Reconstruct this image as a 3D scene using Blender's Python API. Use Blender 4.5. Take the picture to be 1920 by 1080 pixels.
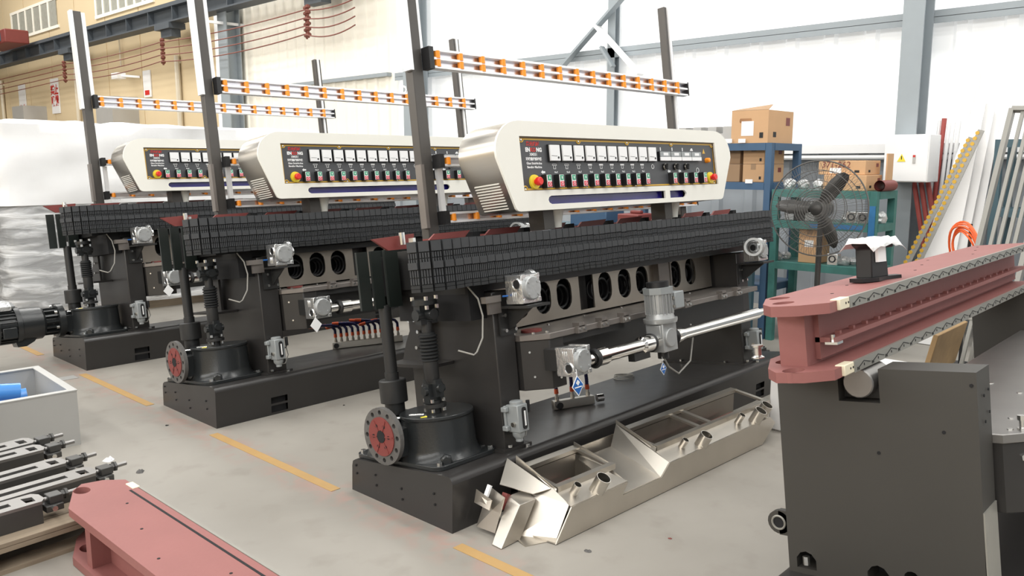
import bpy, bmesh, math, random
from mathutils import Vector, Matrix
random.seed(11)
for o in list(bpy.data.objects): bpy.data.objects.remove(o)
S = bpy.context.scene
COL = S.collection
PI = math.pi
# ------------------------------------------------------------------ camera
FPX, H = 1549.0, 1.6
PITCH = math.atan(234 / 1549.0)
AZ = math.radians(43.178)
cam = bpy.data.cameras.new('camera'); co = bpy.data.objects.new('camera', cam); COL.objects.link(co)
cam.sensor_width = 36; cam.lens = 36 * FPX / 1920; cam.clip_start = .05; cam.clip_end = 200
co.location = (0, 0, H); co.rotation_euler = (PI/2 - PITCH, 0, AZ - PI/2)
S.camera = co
S.view_settings.view_transform = 'Standard'; S.view_settings.look = 'None'
S.view_settings.exposure = 0.0; S.view_settings.gamma = 1
S.view_settings.use_curve_mapping = False
# ------------------------------------------------------------------ world and large lights
w = bpy.data.worlds.new('world'); S.world = w; w.use_nodes = True
bg = w.node_tree.nodes['Background']; bg.inputs[0].default_value = (.93, .97, 1, 1); bg.inputs[1].default_value = 0.4
def area(name, loc, rot, sx, sy, power, col=(1, 1, 1)):
    l = bpy.data.lights.new(name, 'AREA'); l.shape = 'RECTANGLE'; l.size = sx; l.size_y = sy; l.energy = power; l.color = col
    o = bpy.data.objects.new(name, l); COL.objects.link(o); o.location = loc; o.rotation_euler = rot
    return o
# added unseen lamps: overhead fill strips along the hall, and a side fill band
for i, x in enumerate((-5.0, .2, 5.6)):
    area('skylight_strip', (x, 11, 8.6), (0, 0, 0), 1.3, 38, (1250, 1250, 1700)[i], (1, .985, .95))
area('window_band', (-8.6, 8, 5.2), (0, -PI/2 + .12, 0), 2.2, 30, 1400, (.96, .98, 1))

# ------------------------------------------------------------------ helpers
def ray(px, py):
    r, f, u = (px - 960) / FPX, 1.0, -(py - 540) / FPX
    c, s = math.cos(PITCH), math.sin(PITCH)
    f, u = f*c + u*s, -f*s + u*c
    ca, sa = math.cos(AZ), math.sin(AZ)
    return Vector((f*ca + r*sa, f*sa - r*ca, u))
def at(px, py, X=None, Y=None, Z=None):
    d = ray(px, py)
    t = X/d.x if X is not None else Y/d.y if Y is not None else (Z - H)/d.z
    return Vector((0, 0, H)) + d*t

class MB:
    def __init__(s): s.bm = bmesh.new(); s.mi = 0
    def _f(s, vs):
        try:
            f = s.bm.faces.new(vs); f.material_index = s.mi; return f
        except ValueError: return None
    def m(s, i): s.mi = i; return s
    def hexa(s, p):
        v = [s.bm.verts.new(q) for q in p]
        for a in ((3,2,1,0), (4,5,6,7), (0,1,5,4), (1,2,6,5), (2,3,7,6), (3,0,4,7)): s._f([v[i] for i in a])
        return s
    def box(s, x0, x1, y0, y1, z0, z1):
        return s.hexa([(x0,y0,z0),(x1,y0,z0),(x1,y1,z0),(x0,y1,z0),(x0,y0,z1),(x1,y0,z1),(x1,y1,z1),(x0,y1,z1)])
    def obox(s, c, size, mat):
        hx, hy, hz = size[0]/2, size[1]/2, size[2]/2; c = Vector(c)
        return s.hexa([c + mat @ Vector(q) for q in ((-hx,-hy,-hz),(hx,-hy,-hz),(hx,hy,-hz),(-hx,hy,-hz),(-hx,-hy,hz),(hx,-hy,hz),(hx,hy,hz),(-hx,hy,hz))])
    def bar(s, p0, p1, w, h, up=(0,0,1)):
        p0, p1 = Vector(p0), Vector(p1); d = (p1-p0); L = d.length; d.normalize()
        up = Vector(up); sd = d.cross(up)
        if sd.length < 1e-4: sd = d.cross(Vector((1,0,0)))
        sd.normalize(); u2 = sd.cross(d)
        return s.obox((p0+p1)/2, (L, w, h), Matrix((d, sd, u2)).transposed())
    @staticmethod
    def _m(ax, a, b, t): return (t,a,b) if ax == 'x' else (a,t,b) if ax == 'y' else (a,b,t)
    def prism(s, poly, ax, t0, t1):
        A = [s.bm.verts.new(s._m(ax, a, b, t0)) for a, b in poly]; B = [s.bm.verts.new(s._m(ax, a, b, t1)) for a, b in poly]
        s._f(A[::-1]); s._f(B); n = len(poly)
        for i in range(n): s._f([A[i], A[(i+1)%n], B[(i+1)%n], B[i]])
        return s
    def plate(s, outer, holes, ax, t0, t1):
        edges = []
        for loop in [outer] + list(holes):
            loop = [p for i, p in enumerate(loop) if math.dist(p, loop[i-1]) > 1e-4]
            vs = [s.bm.verts.new(s._m(ax, a, b, t0)) for a, b in loop]
            edges += [s.bm.edges.new((vs[i], vs[(i+1) % len(vs)])) for i in range(len(vs))]
        r = bmesh.ops.triangle_fill(s.bm, use_beauty=True, edges=edges)
        fs = [g for g in r['geom'] if isinstance(g, bmesh.types.BMFace)]
        e = bmesh.ops.extrude_face_region(s.bm, geom=fs, use_keep_orig=True)
        d = Vector(s._m(ax, 0, 0, t1-t0))
        bmesh.ops.translate(s.bm, verts=[g for g in e['geom'] if isinstance(g, bmesh.types.BMVert)], vec=d)
        for f in fs: f.material_index = s.mi
        for g in e['geom']:
            if isinstance(g, bmesh.types.BMFace):
                g.material_index = s.mi
                for ed in g.edges:
                    for f in ed.link_faces: f.material_index = s.mi
        return s
    def lathe(s, p0, d, prof, seg=16, cap=True):
        p0 = Vector(p0); d = Vector(d).normalized()
        x = d.orthogonal().normalized(); y = d.cross(x); rings = []
        for t, r in prof:
            rings.append([s.bm.verts.new(p0 + d*t + (x*math.cos(2*PI*i/seg) + y*math.sin(2*PI*i/seg))*max(r, 1e-4)) for i in range(seg)])
        for a, b in zip(rings, rings[1:]):
            for i in range(seg): s._f([a[i], a[(i+1)%seg], b[(i+1)%seg], b[i]])
        if cap: s._f(rings[0][::-1]); s._f(rings[-1])
        return s
    def cyl(s, p0, p1, r0, r1=None, seg=16, cap=True):
        p0, p1 = Vector(p0), Vector(p1); L = (p1-p0).length
        return s.lathe(p0, p1-p0, [(0, r0), (L, r0 if r1 is None else r1)], seg, cap)
    def bolt(s, p, d, r=.008, h=.008): return s.lathe(p, d, [(0, r), (h, r)], 6)
    def tube(s, pts, r, seg=8, closed=False):
        pts = [Vector(p) for p in pts]; n = len(pts); rings = []; x = None
        for i, p in enumerate(pts):
            d = (pts[(i+1) % n] - pts[i-1]) if closed else (pts[min(i+1, n-1)] - pts[max(i-1, 0)])
            d.normalize()
            x = (d.orthogonal() if x is None else x - d*x.dot(d)).normalized(); y = d.cross(x)
            rr = r[i] if isinstance(r, (list, tuple)) else r
            rings.append([s.bm.verts.new(p + (x*math.cos(2*PI*k/seg) + y*math.sin(2*PI*k/seg))*rr) for k in range(seg)])
        for i in range(n if closed else n-1):
            a, b = rings[i], rings[(i+1) % n]
            for k in range(seg): s._f([a[k], a[(k+1)%seg], b[(k+1)%seg], b[k]])
        if not closed: s._f(rings[0][::-1]); s._f(rings[-1])
        return s
    def torus(s, c, d, R, r, seg=32, cs=6):
        c = Vector(c); d = Vector(d).normalized(); x = d.orthogonal().normalized(); y = d.cross(x)
        return s.tube([c + (x*math.cos(2*PI*i/seg) + y*math.sin(2*PI*i/seg))*R for i in range(seg)], r, cs, True)
    def mesh(s, name, mats, ang=35):
        bmesh.ops.recalc_face_normals(s.bm, faces=s.bm.faces)
        me = bpy.data.meshes.new(name); s.bm.to_mesh(me); s.bm.free()
        for m_ in (mats if isinstance(mats, (list, tuple)) else [mats]): me.materials.append(m_)
        me.shade_smooth(); me.set_sharp_from_angle(angle=math.radians(ang))
        return me
    def build(s, name, mats, parent=None, bevel=0, ang=35):
        o = bpy.data.objects.new(name, s.mesh(name, mats, ang)); COL.objects.link(o)
        if parent: o.parent = parent
        if bevel:
            b = o.modifiers.new('bevel', 'BEVEL'); b.width = bevel; b.segments = 2; b.limit_method = 'ANGLE'; b.angle_limit = math.radians(50)
        return o
def tag(o, label=None, cat=None, group=None, kind=None):
    if label: o['label'] = label
    if cat: o['category'] = cat
    if group: o['group'] = group
    if kind: o['kind'] = kind
    return o
def empty(name, loc=(0,0,0), rot=(0,0,0), label=None, cat=None, group=None):
    o = bpy.data.objects.new(name, None); COL.objects.link(o); o.location = loc; o.rotation_euler = rot; o.empty_display_size = .1
    return tag(o, label, cat, group)
def inst(me, name, parent, loc=(0,0,0), rot=(0,0,0), sc=(1,1,1)):
    o = bpy.data.objects.new(name, me); COL.objects.link(o); o.parent = parent; o.location = loc; o.rotation_euler = rot; o.scale = sc
    return o
def copy_tree(o, parent=None, skip=()):
    c = o.copy(); COL.objects.link(c); c.parent = parent
    for ch in list(o.children):
        if ch.name.split('.')[0] not in skip: copy_tree(ch, c, skip)
    return c
def rrect(x0, x1, y0, y1, r, n=4):
    pts = []
    for cx, cy, a in ((x1-r, y0+r, -PI/2), (x1-r, y1-r, 0), (x0+r, y1-r, PI/2), (x0+r, y0+r, PI)):
        for i in range(n+1):
            t = a + PI/2*i/n; pts.append((cx + r*math.cos(t), cy + r*math.sin(t)))
    return pts
def circ(cx, cy, r, n=20, ry=None):
    return [(cx + r*math.cos(2*PI*i/n), cy + (ry or r)*math.sin(2*PI*i/n)) for i in range(n)]
def stadium(cx, cy, w, h, n=7):
    r = w/2; q = h/2 - r
    return [(cx + r*math.cos(PI*i/n), cy + q + r*math.sin(PI*i/n)) for i in range(n+1)] + [(cx - r*math.cos(PI*i/n), cy - q - r*math.sin(PI*i/n)) for i in range(n+1)]
def text(body, size, mat, parent, loc, rot=(PI/2,0,0), align='CENTER', name='lettering', shear=0, bold=0):
    c = bpy.data.curves.new('t', 'FONT'); c.body = body; c.size = size; c.align_x = align; c.align_y = 'CENTER'; c.shear = shear; c.offset = bold
    c.resolution_u = 2
    o = bpy.data.objects.new('t', c); COL.objects.link(o)
    me = bpy.data.meshes.new_from_object(o.evaluated_get(bpy.context.evaluated_depsgraph_get()))
    bpy.data.objects.remove(o); bpy.data.curves.remove(c)
    me.materials.clear(); me.materials.append(mat); me.name = name
    o = bpy.data.objects.new(name, me); COL.objects.link(o); o.parent = parent; o.location = loc; o.rotation_euler = rot
    return o
# ------------------------------------------------------------------ materials
def rgb(r, g, b):
    f = lambda c: ((c/255+.055)/1.055)**2.4 if c > 10 else c/255/12.92
    return (f(r), f(g), f(b), 1)
def mat(name, col, rough=.5, metal=0, spec=.5, noise=0, nscale=8, bump=0, bscale=60, stretch=None, emit=0, trans=0, alpha=1, rvar=0):
    m = bpy.data.materials.new(name); m.use_nodes = True; nt = m.node_tree; N = nt.nodes; Lk = nt.links
    b = N['Principled BSDF']; b.inputs['Base Color'].default_value = col; b.inputs['Roughness'].default_value = rough
    b.inputs['Metallic'].default_value = metal; b.inputs['Specular IOR Level'].default_value = spec
    b.inputs['Transmission Weight'].default_value = trans; b.inputs['Alpha'].default_value = alpha
    if emit: b.inputs['Emission Color'].default_value = col; b.inputs['Emission Strength'].default_value = emit
    tc = N.new('ShaderNodeTexCoord'); mp = N.new('ShaderNodeMapping'); Lk.new(tc.outputs['Object'], mp.inputs[0])
    if stretch: mp.inputs['Scale'].default_value = stretch
    if noise or rvar:
        n = N.new('ShaderNodeTexNoise'); n.inputs['Scale'].default_value = nscale; n.inputs['Detail'].default_value = 5; Lk.new(mp.outputs[0], n.inputs['Vector'])
        if noise:
            mx = N.new('ShaderNodeMix'); mx.data_type = 'RGBA'
            mx.inputs['A'].default_value = tuple(c*(1-noise) for c in col[:3]) + (1,); mx.inputs['B'].default_value = tuple(min(1, c*(1+noise)) for c in col[:3]) + (1,)
            Lk.new(n.outputs['Fac'], mx.inputs['Factor']); Lk.new(mx.outputs['Result'], b.inputs['Base Color'])
        if rvar:
            mr = N.new('ShaderNodeMapRange'); mr.inputs[3].default_value = rough - rvar; mr.inputs[4].default_value = rough + rvar; Lk.new(n.outputs['Fac'], mr.inputs[0]); Lk.new(mr.outputs[0], b.inputs['Roughness'])
    if bump:
        n2 = N.new('ShaderNodeTexNoise'); n2.inputs['Scale'].default_value = bscale; n2.inputs['Detail'].default_value = 3; Lk.new(mp.outputs[0], n2.inputs['Vector'])
        bp = N.new('ShaderNodeBump'); bp.inputs['Strength'].default_value = bump; bp.inputs['Distance'].default_value = .01; Lk.new(n2.outputs['Fac'], bp.inputs['Height']); Lk.new(bp.outputs[0], b.inputs['Normal'])
    return m
M = {}
M['dark'] = mat('dark_grey_machine_paint', (.030,.028,.027,1), .33, noise=.12, nscale=5, rvar=.08)
M['dark2'] = mat('charcoal_machine_paint', (.020,.020,.020,1), .42, noise=.15, nscale=6)
M['block'] = mat('matt_olive_grey_paint', (.044,.041,.036,1), .55, noise=.12, nscale=3)
M['cast'] = mat('dark_cast_iron_paint', (.020,.022,.023,1), .28, bump=.06, bscale=90)
M['castgrey'] = mat('bare_cast_iron', (.10,.095,.09,1), .6, noise=.3, nscale=20, bump=.3)
M['black'] = mat('black_plastic', (.012,.012,.013,1), .45)
M['rubber'] = mat('black_rubber', (.011,.012,.013,1), .6, noise=.15, nscale=15)
M['rubberl'] = mat('worn_grey_rubber', (.036,.038,.041,1), .62, noise=.25, nscale=25)
M['plank'] = mat('smooth_black_green_pad', (.009,.013,.011,1), .4, noise=.2)
M['hole'] = mat('dark_cavity_lining', (.006,.006,.007,1), .8)  # near-black: shade in holes put into the colour, also some black parts
M['red'] = mat('red_primer', rgb(140,88,84), .6, noise=.12, nscale=4, bump=.08, bscale=40)
M['redplate'] = mat('red_oxide_plate', rgb(122,56,52), .5, noise=.1)
M['steel'] = mat('brushed_stainless', (.60,.57,.52,1), .3, 1, noise=.06, nscale=6, stretch=(1,1,14), rvar=.06)
M['steel2'] = mat('mill_stainless_sheet', (.60,.56,.50,1), .36, .95, noise=.16, nscale=3.5, rvar=.1)
M['plate'] = mat('dull_stainless_plate', (.42,.38,.33,1), .38, .9, noise=.2, nscale=4, rvar=.1)
M['chrome'] = mat('chrome', (.85,.83,.80,1), .08, 1)
M['zinc'] = mat('bright_zinc_bolt', (.75,.75,.73,1), .25, 1)
M['alu'] = mat('silver_cast_aluminium', (.78,.79,.79,1), .24, .9, noise=.08, nscale=20, bump=.12)
M['alug'] = mat('grey_cast_aluminium', (.42,.43,.43,1), .4, .5, noise=.1, nscale=20, bump=.1)
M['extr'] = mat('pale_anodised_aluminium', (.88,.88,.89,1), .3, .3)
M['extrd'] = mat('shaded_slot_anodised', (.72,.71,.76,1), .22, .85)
M['ledge'] = mat('bare_steel_ledge', (.20,.18,.165,1), .42, .5, noise=.25, nscale=7)
M['cream'] = mat('cream_powder_coat', rgb(234,232,223), .42, noise=.03, nscale=2)
M['panel'] = mat('grey_console_panel', rgb(72,73,76), .45)
M['brown'] = mat('dark_bronze_recess', rgb(92,76,58), .4, .4)
M['gold'] = mat('gold_border_print', rgb(214,170,62), .4)
M['white'] = mat('white_plastic', (.86,.86,.86,1), .35)
M['orange'] = mat('orange_roller_plastic', rgb(250,152,40), .35)
M['rust'] = mat('orange_red_roller_shadow_side', rgb(214,92,30), .4)
M['yellow'] = mat('yellow_plastic', rgb(235,214,60), .4)
M['green'] = mat('green_button', rgb(50,160,120), .4)
M['pinkred'] = mat('red_button', rgb(214,60,78), .4)
M['signred'] = mat('red_print', rgb(200,45,40), .45)
M['estop'] = mat('emergency_red', rgb(222,42,36), .35)
M['post'] = mat('warm_grey_steel_post', (.085,.078,.072,1), .4, .35, noise=.1, nscale=4)
M['purple'] = mat('blue_purple_film', rgb(40,32,120), .15, 0, noise=.5, nscale=5)
M['blueh'] = mat('dark_blue_hose', rgb(26,26,78), .4)
M['oranh'] = mat('orange_red_fitting', rgb(214,88,44), .4)
M['nickel'] = mat('nickel_plated_fitting', (.5,.47,.42,1), .3, 1)
M['tagb'] = mat('blue_hang_tag', rgb(34,96,170), .4)
M['cable'] = mat('grey_air_line', rgb(150,148,142), .4)
M['pump'] = mat('grey_lube_pump_paint', rgb(152,156,157), .4, .2)
M['nylon'] = mat('white_nylon_block', rgb(226,216,190), .45, noise=.05)
M['strip'] = mat('dull_steel_scale_strip', (.30,.29,.26,1), .45, .4, noise=.15, nscale=8)
M['ink'] = mat('black_ink', (.01,.01,.01,1), .6)
M['teal'] = mat('chipped_teal_paint', rgb(58,112,106), .5, noise=.45, nscale=9)
M['tealb'] = mat('chipped_blue_paint', rgb(48,110,160), .5, noise=.4, nscale=9)
M['blue'] = mat('blue_rack_paint', rgb(60,90,120), .5, noise=.15)
M['bluebin'] = mat('blue_bin_plastic', rgb(62,96,190), .4)
M['card'] = mat('brown_cardboard', rgb(204,164,124), .8, noise=.08, nscale=5)
M['card2'] = mat('dull_cardboard', rgb(166,136,106), .8, noise=.1, nscale=5)
M['film'] = None
M['column'] = mat('grey_blue_column_paint', rgb(150,158,163), .5, noise=.05)
M['beam'] = mat('dark_crane_beam_paint', rgb(74,80,86), .6, noise=.12)
M['whitewall'] = mat('white_translucent_wall_sheet', (.86,.87,.87,1), .45, emit=.35)  # glow added so the wall looks strongly lit
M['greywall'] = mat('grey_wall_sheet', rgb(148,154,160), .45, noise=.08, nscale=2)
M['tan'] = mat('cream_plaster_panels', rgb(214,194,158), .8, noise=.16, nscale=.35, stretch=(1,1,.25))
M['lime'] = mat('pale_cream_wall_sheet', rgb(246,241,228), .6, noise=.05, nscale=.5)
M['wire'] = mat('brown_red_cable', rgb(120,66,54), .6)
M['pipeg'] = mat('pale_conduit', rgb(210,200,180), .5)
M['glass'] = mat('dusty_pane', rgb(170,170,160), .2, noise=.2)
M['redpipe'] = mat('red_painted_pipe', rgb(164,76,70), .45)
M['orcoil'] = mat('orange_cable', rgb(240,106,48), .45)
M['whitesheet'] = mat('white_board', (.88,.87,.86,1), .4)
M['wood'] = mat('weathered_wood', rgb(138,124,106), .75, noise=.3, nscale=5, stretch=(1,9,9))
M['osb'] = mat('yellow_brown_board', rgb(150,122,84), .7, noise=.35, nscale=9)
M['greybox'] = mat('light_grey_sheet_metal', rgb(178,177,174), .42, .25, noise=.06, nscale=3)
M['hoseb'] = mat('glossy_blue_hose', rgb(78,140,206), .25)
M['mech'] = mat('phosphated_black_steel', (.075,.073,.070,1), .42, .5, noise=.2, nscale=8)
M['mecht'] = mat('ground_steel_top', (.26,.25,.24,1), .38, .7, noise=.15, nscale=6)
M['foam'] = mat('white_foam_wrap', (.90,.90,.90,1), .35, bump=.5, bscale=5)  # white that paints the strong light on the crate tops
M['inner'] = mat('grey_packed_machine', (.24,.245,.25,1), .5, noise=.3, nscale=1.5)
M['scrap'] = mat('white_scrap_plastic', (.9,.9,.9,1), .3, bump=.8, bscale=30)
M['wraps'] = mat('clear_bag_wrapped_parts', (.62,.63,.63,1), .18, .35, noise=.5, nscale=30, bump=1, bscale=45)
M['line'] = mat('worn_yellow_floor_paint', rgb(176,142,92), .6, noise=.12, nscale=10)
M['rackt'] = mat('dark_teal_rack_paint', rgb(62,88,98), .5)
M['frameg'] = mat('grey_aluminium_frame', rgb(140,138,132), .4, .3)
def film_material():
    m = bpy.data.materials.new('clear_stretch_film'); m.use_nodes = True; nt = m.node_tree; N = nt.nodes; Lk = nt.links
    b = N['Principled BSDF']; b.inputs['Base Color'].default_value = (.92,.93,.94,1); b.inputs['Roughness'].default_value = .16
    tc = N.new('ShaderNodeTexCoord'); mp = N.new('ShaderNodeMapping'); mp.inputs['Scale'].default_value = (1.0, 1.0, 5); Lk.new(tc.outputs['Object'], mp.inputs[0])
    n = N.new('ShaderNodeTexNoise'); n.inputs['Scale'].default_value = 2.2; n.inputs['Detail'].default_value = 6; n.inputs['Distortion'].default_value = .7; Lk.new(mp.outputs[0], n.inputs['Vector'])
    cr = N.new('ShaderNodeValToRGB'); cr.color_ramp.elements[0].position = .44; cr.color_ramp.elements[0].color = (.34,.34,.34,1); cr.color_ramp.elements[1].position = .66; cr.color_ramp.elements[1].color = (.88,.88,.88,1)
    Lk.new(n.outputs['Fac'], cr.inputs[0]); Lk.new(cr.outputs[0], b.inputs['Alpha'])
    bp = N.new('ShaderNodeBump'); bp.inputs['Strength'].default_value = .9; bp.inputs['Distance'].default_value = .03; Lk.new(n.outputs['Fac'], bp.inputs['Height']); Lk.new(bp.outputs[0], b.inputs['Normal'])
    return m
M['film'] = film_material()
def floor_material():
    m = bpy.data.materials.new('dusty_concrete_floor'); m.use_nodes = True; nt = m.node_tree; N = nt.nodes; Lk = nt.links
    b = N['Principled BSDF']; b.inputs['Roughness'].default_value = .5; b.inputs['Specular IOR Level'].default_value = .4
    g = N.new('ShaderNodeNewGeometry')
    def noise(sc, det, dist=0):
        n = N.new('ShaderNodeTexNoise'); n.inputs['Scale'].default_value = sc; n.inputs['Detail'].default_value = det; n.inputs['Distortion'].default_value = dist
        Lk.new(g.outputs['Position'], n.inputs['Vector']); return n.outputs['Fac']
    def ramp(v, a, b_, c0=(0,0,0,1), c1=(1,1,1,1)):
        r = N.new('ShaderNodeValToRGB'); r.color_ramp.elements[0].position = a; r.color_ramp.elements[0].color = c0; r.color_ramp.elements[1].position = b_; r.color_ramp.elements[1].color = c1; Lk.new(v, r.inputs[0]); return r.outputs[0]
    def mix(f, a, b_):
        x = N.new('ShaderNodeMix'); x.data_type = 'RGBA'; Lk.new(f, x.inputs['Factor'])
        for s_, v in (('A', a), ('B', b_)):
            if isinstance(v, tuple): x.inputs[s_].default_value = v
            else: Lk.new(v, x.inputs[s_])
        return x.outputs['Result']
    def math_(op, a, b_=None, c=None):
        x = N.new('ShaderNodeMath'); x.operation = op
        for i, v in enumerate((a, b_, c)):
            if v is None: continue
            if isinstance(v, (int, float)): x.inputs[i].default_value = v
            else: Lk.new(v, x.inputs[i])
        return x.outputs[0]
    base = ramp(noise(1.1, 6, .4), .25, .75, rgb(140,135,127), rgb(160,155,147))
    base = mix(ramp(noise(5, 8), .55, .95), base, rgb(128,121,112))
    sep = N.new('ShaderNodeSeparateXYZ'); Lk.new(g.outputs['Position'], sep.inputs[0])
    # pinkish sanding dust where the red castings were ground, in front of the machine bases
    dx = math_('ABSOLUTE', math_('SUBTRACT', sep.outputs[0], 2.22)); near = math_('SUBTRACT', 1, math_('MULTIPLY', dx, 6.0))
    ny = math_('GREATER_THAN', sep.outputs[1], 2.1)
    pk = math_('MULTIPLY', math_('MULTIPLY', math_('MULTIPLY', math_('MAXIMUM', near, 0), ny), ramp(noise(9, 8, .8), .42, .62)), .75)
    base = mix(pk, base, rgb(164,134,124))
    Lk.new(base, b.inputs['Base Color'])
    bp = N.new('ShaderNodeBump'); bp.inputs['Strength'].default_value = .08; Lk.new(noise(60, 3), bp.inputs['Height']); Lk.new(bp.outputs[0], b.inputs['Normal'])
    return m
M['floor'] = floor_material()
# ================================================================== the hall
WX = 8.8
def struct(o): o['kind'] = 'structure'; return o
struct(MB().box(-9, WX+.1, -8, 46, -.1, 0).build('floor', M['floor']))
def corrugated(y0, y1, z0, z1, pitch, depth, x):
    b = MB(); ys = []; y = y0
    while y < y1 - 1e-6:
        for a, d in ((0, 0), (.62, 0), (.70, depth), (.92, depth)): ys.append((y + a*pitch, d))
        y += pitch
    ys.append((y1, 0))
    A = [b.bm.verts.new((x - d, yy, z0)) for yy, d in ys]; B = [b.bm.verts.new((x - d, yy, z1)) for yy, d in ys]
    for i in range(len(ys)-1): b._f([A[i], A[i+1], B[i+1], B[i]])
    C = [b.bm.verts.new((x+.06, yy, zz)) for yy, zz in ((y0,z0),(y1,z0),(y1,z1),(y0,z1))]; b._f(C)
    return b
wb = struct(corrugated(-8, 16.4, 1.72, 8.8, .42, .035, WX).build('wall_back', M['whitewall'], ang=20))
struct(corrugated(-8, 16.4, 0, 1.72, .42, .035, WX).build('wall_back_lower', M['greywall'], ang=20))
struct(corrugated(10.75, 16.4, 1.74, 8.7, .30, .03, WX-.05).build('wall_back_cream', M['lime'], ang=20))
wl = MB()
for k in range(15):                       # plaster bays with recessed joints
    y0 = 16.4 + k*2.0; wl.box(WX-.02, WX+.1, y0+.02, y0+1.98, 0, 8.8)
wl.box(WX, WX+.1, 16.4, 46, 0, 8.8)
struct(wl.build('wall_back_left', M['tan']))
struct(MB().box(-9.1, -9, -8, 46, 0, 8.9).build('wall_opposite', M['tan']))
struct(MB().box(-9, WX+.1, -8.1, -8, 0, 8.9).build('wall_near', M['greywall']))
struct(MB().box(-9, WX+.1, 46, 46.1, 0, 8.9).build('wall_far', M['tan']))
struct(MB().box(-9.1, WX+.1, -8.1, 46.1, 8.85, 8.95).build('ceiling', M['greywall']))
struct(MB().box(WX-.16, WX-.03, -8, 16.4, 1.70, 1.79).cyl((WX-.13,-8,1.66),(WX-.13,16.4,1.66),.025,seg=10).build('trim_1', M['white']))
struct(MB().box(WX-.15, WX-.03, -8, 10.7, 2.965, 3.03).box(WX-.15, WX-.14, -8, 10.7, 2.91, 2.97).build('trim_2', M['column']))
struct(MB().box(WX-.15, WX-.03, 10.9, 16.2, 3.0, 3.06).build('trim_3', M['column']))
def hcol(y, x1, d, wd, t, z1, name='column'):
    b = MB().box(x1-d, x1-d+t, y-wd/2, y+wd/2, 0, z1).box(x1-t, x1, y-wd/2, y+wd/2, 0, z1).box(x1-d+t, x1-t, y-t/2, y+t/2, 0, z1)
    return struct(b.build(name, M['column']))
hcol(at(1708,100,X=8.36).y, 8.64, .28, .19, .02, 8.8); hcol(at(765,100,X=8.36).y, 8.64, .28, .26, .02, 8.8); hcol(at(420,100,X=8.36).y, 8.64, .30, .34, .02, 8.8)
hcol(at(1150,100,X=8.7).y, 8.75, .10, .11, .012, 8.8, 'wind_post')
# diagonal wall bracing, each bar a member of its own
for k, (a, b_, wd) in enumerate((((1172,-10),(1048,132),.10), ((1118,48),(1200,140),.13), ((1128,88),(1150,125),.08))):
    pa, pb = at(*a, X=8.58 - .03*k), at(*b_, X=8.58 - .03*k)
    struct(MB().bar(pa, pb, .03, wd, (1,0,0)).build('brace', M['column'] if k != 1 else M['white']))
# crane runway beam with stiffeners and hanging brackets
cb = struct(MB().box(8.15,8.45,10.8,46,4.52,4.55).box(8.15,8.45,10.8,46,4.83,4.87).box(8.29,8.31,10.8,46,4.55,4.83).box(8.2,8.4,10.8,46,4.87,4.93).build('crane_beam', M['beam']))
st = MB().box(8.16,8.29,-.012,.012,4.55,4.83).mesh('stiffener', M['beam'])
y = 11.6
while y < 40: inst(st, 'stiffener', cb, (0, y, 0)); y += 1.15
br = MB().box(8.12,8.48,-.35,.35,4.40,4.52).box(8.2,8.4,-.28,.22,4.24,4.40).mesh('bracket', M['beam'])
INS = MB()
for k in range(6): INS.lathe((0,0,-.09*k), (0,0,-1), [(0,.02),(.02,.05),(.05,.05),(.07,.02),(.09,.02)], 8)
ins_me = INS.mesh('insulator_string', M['wire'])
BY = [at(x, 50, X=8.3).y for x in (595, 318, 128)]
for yb in BY:
    inst(br, 'bracket', cb, (0, yb, 0))
    g = empty('cable_hanger', (8.12, yb, 4.22), label='chain of brown cable insulators hanging under the crane beam', cat='cable hanger', group='cable hangers under the crane beam')
    inst(ins_me, 'insulator_string', g); inst(ins_me, 'insulator_string', g, (.06,.14,0))
stops = [10.9] + BY + [44]
for k in range(4):
    pts = []
    for a, b_ in zip(stops, stops[1:]):
        for i in range(10):
            t = i/10; pts.append((8.05, a + (b_-a)*t, 4.12 - .13*k - (.10 + .03*k)*4*t*(1-t)*.5))
    tag(MB().tube(pts, .011, 5).build('bus_wire', M['wire']), 'thin brown wire strung along the wall under the crane beam', 'wire', 'wires along the crane beam')
# clerestory windows
for n_, (x0, x1, y0, y1, np_) in enumerate(((22, 108, 30, 74, 6), (182, 288, -22, 30, 7))):
    ya, yb = at(x1, 30, X=WX-.03).y, at(x0, 30, X=WX-.03).y
    za, zb = at(x0, y1, X=WX-.03).z, at(x0, y0, X=WX-.03).z
    fr = struct(MB().box(WX-.06, WX, ya-.08, yb+.08, za-.08, za).box(WX-.06, WX, ya-.08, yb+.08, zb, zb+.08).build('window_%d' % (n_+1), M['lime']))
    for k in range(np_):
        c0, c1 = ya + (yb-ya)*k/np_, ya + (yb-ya)*(k+1)/np_
        MB().box(WX-.045, WX-.03, c0+.05, c1-.05, za, zb).build('pane', M['glass'], fr)
        MB().box(WX-.06, WX-.01, c1-.05, c1+.05, za, zb).build('mullion', M['lime'], fr)
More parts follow.
